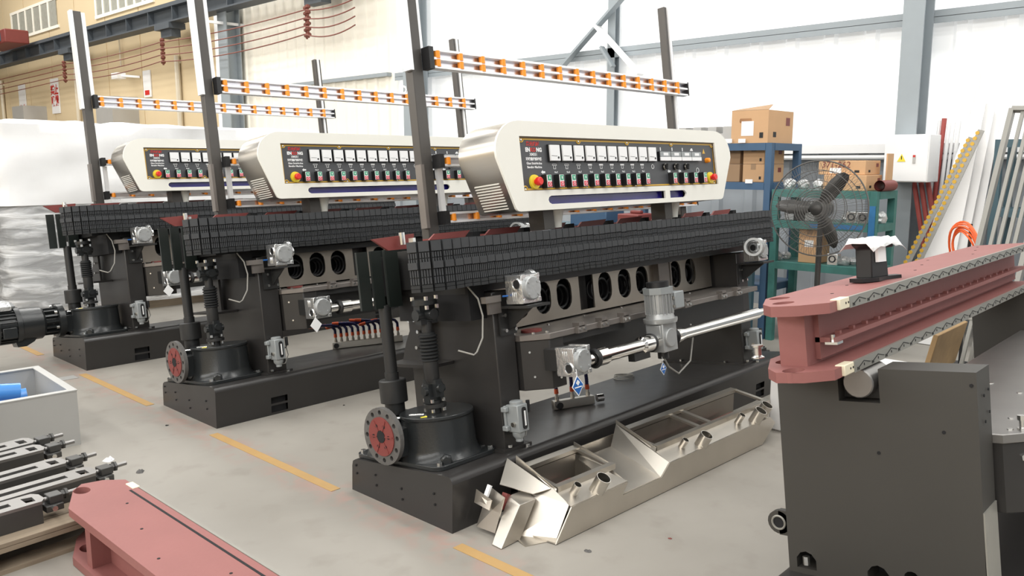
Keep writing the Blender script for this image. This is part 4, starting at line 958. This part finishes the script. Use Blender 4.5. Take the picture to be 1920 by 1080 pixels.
# ================================================================== background along the wall
def crumple(parent, name, x0, x1, y0, y1, z0, z1, m_, amp, seed, nx=26, nz=22, r=.12):
    """closed rounded sleeve round a box with a wrinkled surface"""
    random.seed(seed); b = MB()
    per = rrect(x0, x1, y0, y1, r, 3); pts = []
    for i in range(len(per)):
        a, c = Vector(per[i]), Vector(per[(i+1) % len(per)]); k = max(1, int((c-a).length/.13))
        pts += [a + (c-a)*j/k for j in range(k)]
    n = len(pts); cx, cy = (x0+x1)/2, (y0+y1)/2; rings = []
    for j in range(nz+1):
        t = j/nz; z = z0 + (z1-z0)*t; row = []
        for i, p in enumerate(pts):
            d = Vector((p.x-cx, p.y-cy)).normalized()
            off = amp*(math.sin(i*1.7+j*.9+seed) + math.sin(i*.45-j*1.3) + random.uniform(-1,1))*.5
            row.append(b.bm.verts.new((p.x+d.x*off, p.y+d.y*off, z + amp*.3*random.uniform(-1,1)*(0 < j < nz))))
        rings.append(row)
    for A, B_ in zip(rings, rings[1:]):
        for i in range(n): b._f([A[i], A[(i+1)%n], B_[(i+1)%n], B_[i]])
    top = [b.bm.verts.new((cx+(v.co.x-cx)*.9, cy+(v.co.y-cy)*.9, z1+.02+random.uniform(0,amp))) for v in rings[-1]]
    for i in range(n): b._f([rings[-1][i], rings[-1][(i+1)%n], top[(i+1)%n], top[i]])
    b._f(top); b._f(rings[0][::-1])
    return b.build(name, m_, parent, ang=60)
def crate(x0, x1, y0, y1, h, lab, seed):
    g = empty('wrapped_crate', ((x0+x1)/2, (y0+y1)/2, 0), label=lab, cat='crate'); hx, hy = (x1-x0)/2, (y1-y0)/2
    MB().box(-hx+.1,hx-.1,-hy+.1,hy-.1,0,.12).build('skid', M['wood'], g)
    MB().box(-hx+.15,hx-.15,-hy+.14,hy-.14,.121,h*.62).build('packed_body', M['inner'], g, .03)
    crumple(g, 'stretch_film', -hx, hx, -hy, hy, .10, h*.66, M['film'], .025, seed)
    crumple(g, 'foam_cover', -hx-.02, hx+.02, -hy-.02, hy+.02, h*.60, h, M['foam'], .03, seed+3, nz=9)  # white sleeve added for the bright top, light put into its colour
    MB().box(-hx*.4,-hx*.4+.12,-hy+.08,-hy+.13,.9,1.05).build('bright_fitting', M['zinc'], g)
    return g
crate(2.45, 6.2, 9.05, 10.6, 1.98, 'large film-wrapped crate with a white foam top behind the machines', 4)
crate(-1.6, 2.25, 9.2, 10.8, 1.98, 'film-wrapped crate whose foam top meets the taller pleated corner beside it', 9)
# ---- racks
def rack(name, x0, x1, y0, y1, zs, h, mp, mb, label, wp=.06):
    g = empty(name, (x0, y0, 0), label=label, cat='rack')
    for x in (0, x1-x0-wp):
        for y in (0, y1-y0-wp): MB().box(x,x+wp,y,y+wp,0,h).build('upright', mp, g)
    for z in zs:
        MB().box(wp*.2,x1-x0-wp*.2,wp*.2,y1-y0-wp*.2,z-.012,z).build('shelf_board', mb, g)
        MB().box(-.004,.03,wp,y1-y0-wp,z-.065,z-.002).build('shelf_beam', mb, g); MB().box(wp,x1-x0-wp,-.004,.03,z-.065,z-.002).build('shelf_beam', mb, g)
    return g
BX = 7.0
yb0 = at(1436,262,X=BX).y; zb1 = at(1425,268,X=BX).z; zb2 = at(1400,342,X=BX).z
rack('storage_rack', BX, BX+.62, yb0-.06, yb0+1.7, (.5, zb2, zb1), zb1, M['blue'], M['blue'], 'blue steel rack loaded with cartons and sheet metal parts')
for px, py in ((1366,264),(1391,264)):
    p = at(px, py, X=BX-.01); tag(MB().box(BX-.012,BX-.006,p.y-.035,p.y+.035,p.z-.018,p.z+.018).build('rack_tag', M['white']), 'small white magnetic tag on the top beam of the blue rack', 'tag', 'tags on the blue rack')
p = at(1404,340,X=BX-.01); tag(MB().box(BX-.012,BX-.006,p.y-.035,p.y+.035,p.z-.018,p.z+.018).build('rack_tag', M['white']), 'white magnetic tag on the lower beam of the blue rack', 'tag')
def carton(x, y, z, sx, sy, sz, label, rz=0, m_=None, open_top=False, hand=False, words=None, paper=None, marks=True):
    g = empty('carton', (x,y,z), (0,0,rz), label, 'carton')
    m_ = m_ or M['card']; t = .006; hx, hy = sx/2, sy/2
    hs = [stadium(.12*sy, .70*sz, .16*sz, .30*sy)] if False else []
    if open_top:
        hole = [(-.09+.0,sz*.62),(.09,sz*.62),(.10,sz*.68),(.09,sz*.76),(-.09,sz*.76),(-.10,sz*.68)]
        f = MB().plate([(-hy,0),(hy,0),(hy,sz),(-hy,sz)], [[(a*.62+.04,c) for a, c in hole]], 'x', -hx, -hx+t); f.build('front_side', m_, g)
        MB().box(hx-t,hx,-hy,hy,0,sz).build('back_side', m_, g); MB().box(-hx+t,hx-t,-hy,-hy+t,0,sz).build('end_side', m_, g); MB().box(-hx+t,hx-t,hy-t,hy,0,sz).build('end_side', m_, g)
        MB().box(-hx+t,hx-t,-hy+t,hy-t,0,t).build('bottom_side', m_, g)
        MB().hexa([(-hx,-hy,sz),(-hx,hy,sz),(-hx+.12,hy-.02,sz+.02),(-hx+.12,-hy+.02,sz+.05),(-hx,-hy,sz+.004),(-hx,hy,sz+.004),(-hx+.12,hy-.02,sz+.024),(-hx+.12,-hy+.02,sz+.054)]).build('flap', M['card2'], g)
    else:
        MB().box(-hx,hx,-hy,hy,0,sz).build('body', m_, g, .004)
        MB().box(-hx-.0006,hx+.0006,-.025,.025,sz-.05,sz+.0008).build('tape', M['card2'], g)
    if paper: MB().box(-hx-.0015,-hx-.0005,paper[0]-paper[2]/2,paper[0]+paper[2]/2,paper[1]-paper[3]/2,paper[1]+paper[3]/2).build('paper_label', M['white'], g)
    if words: text(words, .075, M['redplate'], g, (-hx-.002, .05, sz*.68), (PI/2,0,-PI/2), shear=.1)
    if marks:
        b = MB().box(-hx-.0015,-hx-.0005,-hy*.75,-hy*.55,sz*.15,sz*.32); b.build('print_mark', M['ink'], g)
        MB().box(-hx+sx*.70,-hx+sx*.86,-hy-.0015,-hy-.0005,sz*.55,sz*.8).build('print_mark', M['redplate'], g)
        MB().box(-hx+sx*.20,-hx+sx*.32,-hy-.0015,-hy-.0005,sz*.18,sz*.34).build('print_mark', M['ink'], g)
    return g
p = at(1415,262,X=BX+.05)
carton(BX+.27, at(1412,262,X=BX).y+.05, zb1+.001, .50, .36, .29, 'open carton with a hand hole standing on the blue rack', open_top=True, paper=(.02,.13,.12,.13))
for k, (dx, dy, dz, lab) in enumerate(((.0,.0,0,'lower carton of the front pair on the blue rack shelf'),(.0,.0,.165,'upper carton of the front pair on the blue rack shelf'),(.0,.24,0,'lower carton tucked behind the blue rack upright'),(.02,.25,.165,'upper carton tucked behind the blue rack upright'))):
    carton(BX+.30+dx, yb0+.16+dy, zb2+.001+dz, .40, .21, .163, lab, m_=M['card2'] if k > 1 else M['card'], marks=k < 2)
tag(MB().cyl((BX+.08,yb0+.54,zb2+.042),(BX+.33,yb0+.56,zb2+.042),.04,seg=18).cyl((BX+.078,yb0+.54,zb2+.042),(BX+.08,yb0+.54,zb2+.042),.016,seg=12).build('paper_roll', M['card2']), 'short cardboard roll lying on the blue rack shelf', 'roll')
for k in range(5):
    y_ = at(1370-28*k, 262, X=BX+.3).y
    g = empty('sheet_metal_bracket', (BX+.3, y_, zb1+.001), label=('plain grey folded sheet metal bracket next to the open carton on the rack' if k == 0 else 'grey stepped sheet metal bracket in a row on the blue rack'), cat='bracket', group='sheet metal brackets on the rack' if k else None)
    MB().prism([(-.07,0),(.055,0),(.055,.10),(.02,.10),(.02,.16),(-.07,.16)], 'x', -.12, .12).build('folded_body', M['greybox'], g)
    MB().box(-.06,.05,-.06,.05,.161,.165).build('lip', M['mecht'], g)
MB()
# rod and pipe lying across the blue rack
a, c = at(1370,330,X=BX+.1), at(1432,303,X=BX+.5)
tag(MB().cyl((BX+.52,a.y+.25,zb2+.012),(BX+.54,yb0+.54,zb2+.16),.008,seg=8).build('black_rod', M['black']), 'thin black rod leaning on the cartons in the blue rack', 'rod')
tag(MB().cyl((BX+.45,yb0+.72,zb2+.03),(BX+.45,yb0+1.0,zb1-.09),.025,seg=10).build('grey_pipe', M['pipeg']), 'grey pipe propped slantwise inside the blue rack', 'pipe')
# teal rack
TX = 7.0
yt1 = at(1441,350,X=TX).y; yt0 = at(1646,350,X=TX).y
zt = [at(1540,497,X=TX).z, at(1540,417,X=TX).z, at(1540,357,X=TX).z]
yt1 = min(yt1, yb0-.08)
rack('storage_rack', TX, TX+.48, yt0, yt1, zt, zt[2], M['teal'], M['teal'], 'chipped teal steel rack holding wrapped gear parts behind the big fan')
tr = [o for o in bpy.data.objects if o.name.startswith('storage_rack')][-1]
MB().box(-.006,-.0045,.1,.55,zt[1]-.05,zt[1]-.012).build('paint_patch', M['tealb'], tr); MB().box(-.006,-.0005,.005,.055,.6,1.25).build('paint_patch', M['tealb'], tr)
carton(TX+.22, at(1588,350,X=TX+.1).y, zt[2]+.001, .36, .36, .13, 'wide carton with a flat lid on the teal rack under another carton', marks=True)
carton(TX+.26, at(1578,330,X=TX+.1).y, zt[2]+.133, .34, .40, .12, 'carton marked 371-262 in red on top of the teal rack stack', words='371-262', paper=(.05,.035,.1,.045))
tag(MB().lathe((TX+.05,at(1645,348,X=TX).y,zt[2]+.045),(1,0,0),[(0,.045),(.3,.045),(.3,.036),(.005,.036)],18,False).build('red_tube', M['redplate']), 'short dark red tube lying on the teal rack', 'tube')
carton(TX+.18, at(1510,470,X=TX).y, zt[0]+.001, .22, .19, .30, 'tall carton with a white label on the bottom shelf behind the fan', paper=(0,.17,.08,.06), marks=False)
def bagged(px, X, z, s, lab, seed, cat='wrapped part', grp=None):
    random.seed(seed); y_ = at(px, 400, X=X).y; b = MB(); n = 10
    rings = []
    for j in range(6):
        t = j/5; rr = s*(.75+.3*math.sin(PI*t))*(1 if j < 5 else .5)
        rings.append([b.bm.verts.new((X+rr*random.uniform(.75,1.1)*math.cos(2*PI*i/n), y_+rr*random.uniform(.75,1.1)*math.sin(2*PI*i/n), z+t*s*1.6*random.uniform(.93,1.0) if j else z)) for i in range(n)])
    for A, B_ in zip(rings, rings[1:]):
        for i in range(n): b._f([A[i],A[(i+1)%n],B_[(i+1)%n],B_[i]])
    b._f(rings[0][::-1]); b._f(rings[-1])
    o = tag(b.build('bagged_part', M['wraps'], ang=20), lab, cat, grp); return o
for k, (px, zi, s) in enumerate(((1478,2,.06),(1504,2,.055),(1535,2,.06),(1458,1,.035),(1590,1,.05),(1650,1,.065),(1460,0,.05),(1478,0,.045),(1588,0,.05),(1604,0,.04),(1632,0,.075))):
    shelf_names = ('bottom', 'middle', 'top')
    bagged(px, TX+.13+.10*(k % 2), zt[zi]+.001, s, 'shiny part in a clear bag on the %s shelf of the teal rack' % shelf_names[zi], 20+k, grp='bagged parts on the %s shelf' % shelf_names[zi])
for k, (px, zi) in enumerate(((1597,1),(1618,1),(1566,0))):
    y_ = at(px,430,X=TX+.06).y; g = empty('small_gearbox', (TX+.07,y_,zt[zi]+.001), label=('small bored aluminium gearbox on the bottom shelf of the teal rack' if zi == 0 else 'small bored aluminium gearbox on the middle shelf of the teal rack'), cat='gearbox', group='gearboxes on the teal rack')
    MB().box(-.04,.04,-.045,.045,0,.10).build('housing', M['alu'], g, .005); MB().torus((-.041,0,.055),(1,0,0),.026,.006,18,5).build('bore_ring', M['black'], g)
for k, px in enumerate((1484,1503,1523)):
    y_ = at(px,385,X=TX+.1).y; tag(MB().box(TX+.06,TX+.2,y_-.045,y_+.045,zt[1]+.001,zt[1]+.17).cyl((TX+.06,y_,zt[1]+.10),(TX+.04,y_,zt[1]+.10),.035,seg=12).build('boxed_motor', M['alug'] if k != 1 else M['cast'], None, .006), ('dark boxed motor on the teal rack behind the fan blade' if k == 1 else 'silver boxed motor on the teal rack behind the fan'), 'motor', 'boxed motors on the teal rack')
# ---- industrial fan
FX = 6.45; fc = at(1536,391,X=FX); RF = .375
FN = empty('pedestal_fan', (FX, fc.y, 0), (0,0,math.radians(8)), 'large dark industrial pedestal fan with a round wire guard', 'fan')
zc = fc.z
ax = Vector((-1,0,.05)).normalized()
ring_b = MB()
def ring(R_, off, r): return MB().torus(Vector((0,0,zc)) + ax*off, ax, R_, r, 48, 5)
ring(RF, .03, .006).build('outer_ring', M['castgrey'], FN)
for R_, off in ((.30,.085),(.22,.11),(.16,.115),(.14,.117),(.12,.118),(.10,.12),(.08,.121),(.06,.122)): ring(R_, off, .003).build('guard_ring', M['castgrey'], FN)
ring(.30,-.10,.003).build('guard_ring', M['castgrey'], FN); ring(.18,-.13,.003).build('guard_ring', M['castgrey'], FN)
yv = ax.orthogonal().normalized(); zv = ax.cross(yv)
b = MB()
for k in range(110):
    a = 2*PI*k/110; d = yv*math.cos(a)+zv*math.sin(a); C0 = Vector((0,0,zc))
    b.tube([C0+ax*.122+d*.06, C0+ax*.112+d*.22, C0+ax*.085+d*.30, C0+ax*.03+d*RF], .0013, 3)
    if k % 2 == 0: b.tube([C0-ax*.12+d*.06, C0-ax*.13+d*.18, C0-ax*.10+d*.30, C0+ax*.03+d*RF], .0013, 3)
tag(b.build('guard_wires', M['castgrey'], FN), kind='stuff')
for k in range(3):
    a = math.radians(100 + 120*k); d = yv*math.cos(a)+zv*math.sin(a); e_ = ax.cross(d); C0 = Vector((0,0,zc))
    pts = []
    for t, wd in ((.05,.03),(.12,.06),(.22,.065),(.30,.05),(.335,.02)):
        pts.append((C0+d*t+e_*wd+ax*.035, C0+d*t-e_*wd*.7-ax*.02))
    b = MB(); L_ = [(b.bm.verts.new(p_), b.bm.verts.new(q_)) for p_, q_ in pts]
    for A, B_ in zip(L_, L_[1:]): b._f([A[0],B_[0],B_[1],A[1]])
    o = b.build('blade', M['mech'], FN, ang=80); so = o.modifiers.new('s','SOLIDIFY'); so.thickness = .004
MB().lathe(Vector((0,0,zc))-ax*.16, ax, [(0,.05),(.02,.075),(.14,.075),(.15,.06),(.22,.06),(.24,.03)], 20).build('hub_motor', M['mech'], FN)
MB().cyl((.06,0,.03),(.06,0,zc-.05),.022,seg=12).cyl((.06,0,zc-.1),(.10,0,zc-.02),.03,seg=10).build('pole', M['mech'], FN)
MB().lathe((.06,0,0),(0,0,1),[(0,.24),(.02,.24),(.04,.05),(.06,.04)],24).build('floor_base', M['mech'], FN)
# ---- electric cabinet on the column
CYc = at(1703,297,X=8.1)
EC = empty('electric_cabinet', (8.18, CYc.y, CYc.z), label='white electric cabinet with a yellow warning triangle on the grey column', cat='cabinet')
ew, eh = .195, .215
MB().box(-.14,.17,-ew,ew,-eh,eh).build('cabinet_body', M['white'], EC, .006)
MB().box(-.146,-.14,-ew+.01,ew-.01,-eh+.01,eh-.01).build('cabinet_door', M['white'], EC)
MB().prism([(.075,-.03),(.0,-.03),(.037,.04)],'x',-.149,-.146).build('warning_triangle', M['yellow'], EC); MB().box(-.150,-.149,.033,.041,-.01,.022).build('bolt_symbol', M['ink'], EC)
MB().box(-.152,-.146,-.085,-.06,-.045,.03).build('door_handle', M['greybox'], EC); MB().box(-.153,-.152,-.083,-.062,.01,.03).build('handle_mark', M['signred'], EC)
p = at(1666,345,X=7.55); tag(MB().obox((7.40,yt0+.055,zt[2]+.156),(.14,.012,.31),Matrix.Identity(3)).build('cardboard_sheet', M['card']), 'cardboard sheet standing on edge beside the electric cabinet', 'cardboard')
# ---- pipes, rods and boards leaning on the wall
def lean(name, px, py, r, m_, lab, cat, grp=None, X=8.55, dx=-.10, dy=0.):
    q = at(px, py, X=X); foot = Vector((X+dx, q.y+dy, .002))
    return tag(MB().cyl(foot, q, r, seg=10).build(name, m_), lab, cat, grp)
for k, (px, py) in enumerate(((1714,342),(1727,342),(1740,342))):
    lean('red_pipe', px, py, .022, M['redpipe'], 'dull red pipe leaning on the wall below the electric cabinet', 'pipe', 'red pipes by the cabinet', X=8.38, dx=-.08, dy=-.32)
lean('red_pipe', 1771, 222, .022, M['redpipe'], 'red pipe standing among white rods on the wall', 'pipe', dy=.06)
for k, (px, py) in enumerate(((1762,226),(1780,232),(1789,230),(1799,226),(1818,205),(1836,140))):
    lean('white_rod', px, py, .014 + .004*(k % 2), M['white'], 'slim white profile leaning on the wall beside the grey column', 'profile', 'white profiles by the column', dy=.06, X=8.55+.02*(k//4))
def board(name, pts, X0, X1, th, m_, lab, cat, grp=None):
    """leaning board: foot edge at X0 (floor), top edge at X1"""
    P_ = [at(*pts[0], X=X0), at(*pts[1], X=X0), at(*pts[2], X=X1), at(*pts[3], X=X1)]
    for i, j in ((0, 3), (1, 2)):
        d = P_[i]-P_[j]; P_[i] = P_[j] + d*((P_[j].z-.003)/(P_[j].z-P_[i].z))
    n = (P_[1]-P_[0]).cross(P_[3]-P_[0]).normalized()*th
    return tag(MB().hexa(P_ + [p_+n for p_ in P_]).build(name, m_), lab, cat, grp)
for k, (x0, x1, x2, x3, yt_) in enumerate(((1724,1790,1858,1836,170),(1740,1808,1872,1850,195),(1752,1826,1888,1862,210))):
    board('white_board', ((x0,490),(x1,490),(x3+18,yt_),(x3,yt_)), 7.95+.05*k, 8.28+.05*k, .012, M['whitesheet'], 'white flat board in the stack leaning towards the wall', 'board', 'white boards leaning on the wall')
for k in range(2):
    g0 = at(1703+20*k,490,X=7.84-.05*k); g1 = at(1822+18*k,258-14*k,X=8.12-.05*k)
    d = g0-g1; g0 = g1 + d*((g1.z-.02)/(g1.z-g0.z))
    E_ = empty('toothed_profile', g0, label='aluminium profile with a yellow scalloped edge leaning in front of the white boards', cat='profile', group='yellow-edged profiles')
    MB().bar((0,0,0), g1-g0, .05, .012, (1,0,0)).build('profile_bar', M['frameg'], E_)
    n_ = 40; dr = (g1-g0)
    cm = MB().lathe((0,0,0),(1,0,0),[(-.006,.017),(.006,.017)],10).mesh('scallop', M['gold'])
    for i in range(n_): inst(cm, 'scallop', E_, dr*(i+.5)/n_ + Vector((-.006,.018,0)))
def coil(px, py, X, R_, lab, seed, n=6, rot=(PI/2-.2,0,.9)):
    random.seed(seed); c = at(px, py, X=X); g = empty('cable_coil', (c.x,c.y,c.z), rot, lab, 'cable coil')
    for k in range(n):
        MB().tube([((R_+.012*k-.03+.012*math.sin(3*a+k))*math.cos(a), (R_+.012*k-.03)*1.15*math.sin(a), .012*math.sin(2*a+k)+.01*(k%3)) for a in [2*PI*i/28 for i in range(28)]], .008, 5, True).build('cable_loop', M['orcoil'], g)
    return g
coil(1806,468,7.0,.155,'orange cable coil hanging in front of the white boards',2)
coil(1612,510,6.68,.16,'orange cable coil beside the wrapped bracket on the teal rack',3, rot=(PI/2,.1,.35))
cc = bpy.data.objects['cable_coil'].location
CS = empty('cable_stand', (cc.x+.16, cc.y, 0), label='slim black stand carrying the orange cable coil by the white boards', cat='stand')
MB().cyl((0,0,.01),(0,0,cc.z+.19),.012,seg=10).build('pole', M['black'], CS)
MB().bar((.0,0,cc.z+.125),(-.17,0,cc.z+.125),.008,.008).build('hook', M['black'], CS)
MB().cyl((0,0,0),(0,0,.012),.12,seg=20).build('base_plate', M['black'], CS)
# dark teal rack and pale aluminium frame at the far right
p = at(1872,262,X=8.0); q = at(1975,262,X=8.0)
rk = rack('storage_rack', 7.9, 8.4, q.y, p.y, (at(1870,392,X=7.9).z, p.z), p.z, M['rackt'], M['rackt'], 'dark teal rack behind the leaning aluminium frame')
def frame_panel(lab, A, B_, C_, D_, th=.05):
    g = empty('aluminium_frame', A, label=lab, cat='frame')
    pts = [Vector(p_)-Vector(A) for p_ in (A,B_,C_,D_)]; nn = (pts[1]-pts[0]).cross(pts[3]-pts[0]).normalized()
    for i in range(4): MB().bar(pts[i], pts[(i+1)%4], th, .03, nn.cross(pts[(i+1)%4]-pts[i])).build('frame_bar', M['frameg'], g)
    for t in (.25,.42,.6,.75): MB().bar(pts[0].lerp(pts[1],t), pts[3].lerp(pts[2],t), .022, .02, nn).build('frame_rib', M['frameg'], g)
    MB().bar(pts[0].lerp(pts[3],.30), pts[1].lerp(pts[2],.30), th, .03, nn).build('cross_rail', M['frameg'], g)
    return g
X0, X1 = 5.9, 6.5
T0, T1 = at(1898,205,X=X1), at(1985,205,X=X1); L0_ = at(1835,460,X=X0+.25); L1_ = at(1925,460,X=X0+.25)
def tofloor(t_, l_): return t_ + (l_-t_)*((t_.z-.02)/(t_.z-l_.z))
frame_panel('grey aluminium frame with slim ribs leaning behind the red beam', tofloor(T0,L0_), tofloor(T1,L1_), T1, T0)
# ---- floor behind the red beam: white boards, wooden board, dark parts
a = at(1600,655,Z=.0); 
tag(MB().obox((5.10,1.78,.16),(1.0,.8,.32),Matrix.Identity(3)).build('white_stack', M['whitesheet'], None, .01), 'low stack of white boards on the floor behind the red beam', 'board stack')
tag(MB().obox((5.45,1.46,.47),(.6,.03,.28),Matrix.Rotation(.2,3,'X')).build('wooden_panel', M['osb'], None, .004), 'yellow-brown wooden panel standing on the white boards', 'wooden panel')
# blue parts bins and tool box behind the first machine
for k, px in enumerate((1352,1378)):
    p = at(px,390,X=6.6); g = empty('parts_bin', (6.6,p.y,0.98), label='open blue plastic parts bin on the low grey bench', cat='bin', group='blue parts bins')
    MB().plate([(0,0),(.22,0),(.22,.13),(.05,.13),(0,.06)],[], 'y', -.065,-.061).build('bin_side', M['bluebin'], g); MB().plate([(0,0),(.22,0),(.22,.13),(.05,.13),(0,.06)],[], 'y', .061,.065).build('bin_side', M['bluebin'], g)
    MB().box(0,.22,-.061,.061,0,.004).build('bin_floor', M['bluebin'], g); MB().box(.216,.22,-.061,.061,.004,.13).build('bin_back', M['bluebin'], g); MB().box(0,.004,-.061,.061,.004,.06).build('bin_lip', M['bluebin'], g)
WBn = empty('work_bench', (6.4,3.45,0), label='low grey work bench behind the machine with the stainless trough', cat='bench')
MB().box(0,.55,0,3.0,.93,.979).build('bench_top', M['rackt'], WBn)
for x in (.02,.48):
    for y in (.03,2.92): MB().box(x,x+.05,y,y+.05,0,.93).build('leg', M['rackt'], WBn)
p = at(1110,402,X=6.6); tag(MB().box(6.5,6.8,p.y-.25,p.y+.2,.98,1.14).box(6.52,6.78,p.y-.2,p.y+.15,1.14,1.17).build('tool_box', M['blue'], None, .01), 'blue metal tool box on the grey work bench', 'tool box')
p = at(1188,402,X=6.6); tag(MB().box(6.5,6.8,p.y-.12,p.y+.12,.98,1.12).box(6.62,6.68,p.y-.06,p.y+.06,1.12,1.15).build('red_case', M['redplate'], None, .01), 'dark red case with a handle on the grey work bench', 'case')
# chain parts lying on the floor beside the first machine's far end
for k in range(5):
    p = at(1440+9*k, 646+7*k, Z=.05); tag(MB().box(p.x-.5,p.x-.12,p.y-.03,p.y+.03,.0,.06).box(p.x-.46,p.x-.16,p.y-.02,p.y+.02,.06,.085).build('chain_guide', M['mech']), 'dark steel chain guide in the bundle on the floor by the red beam', 'chain guide', 'chain guides on the floor')
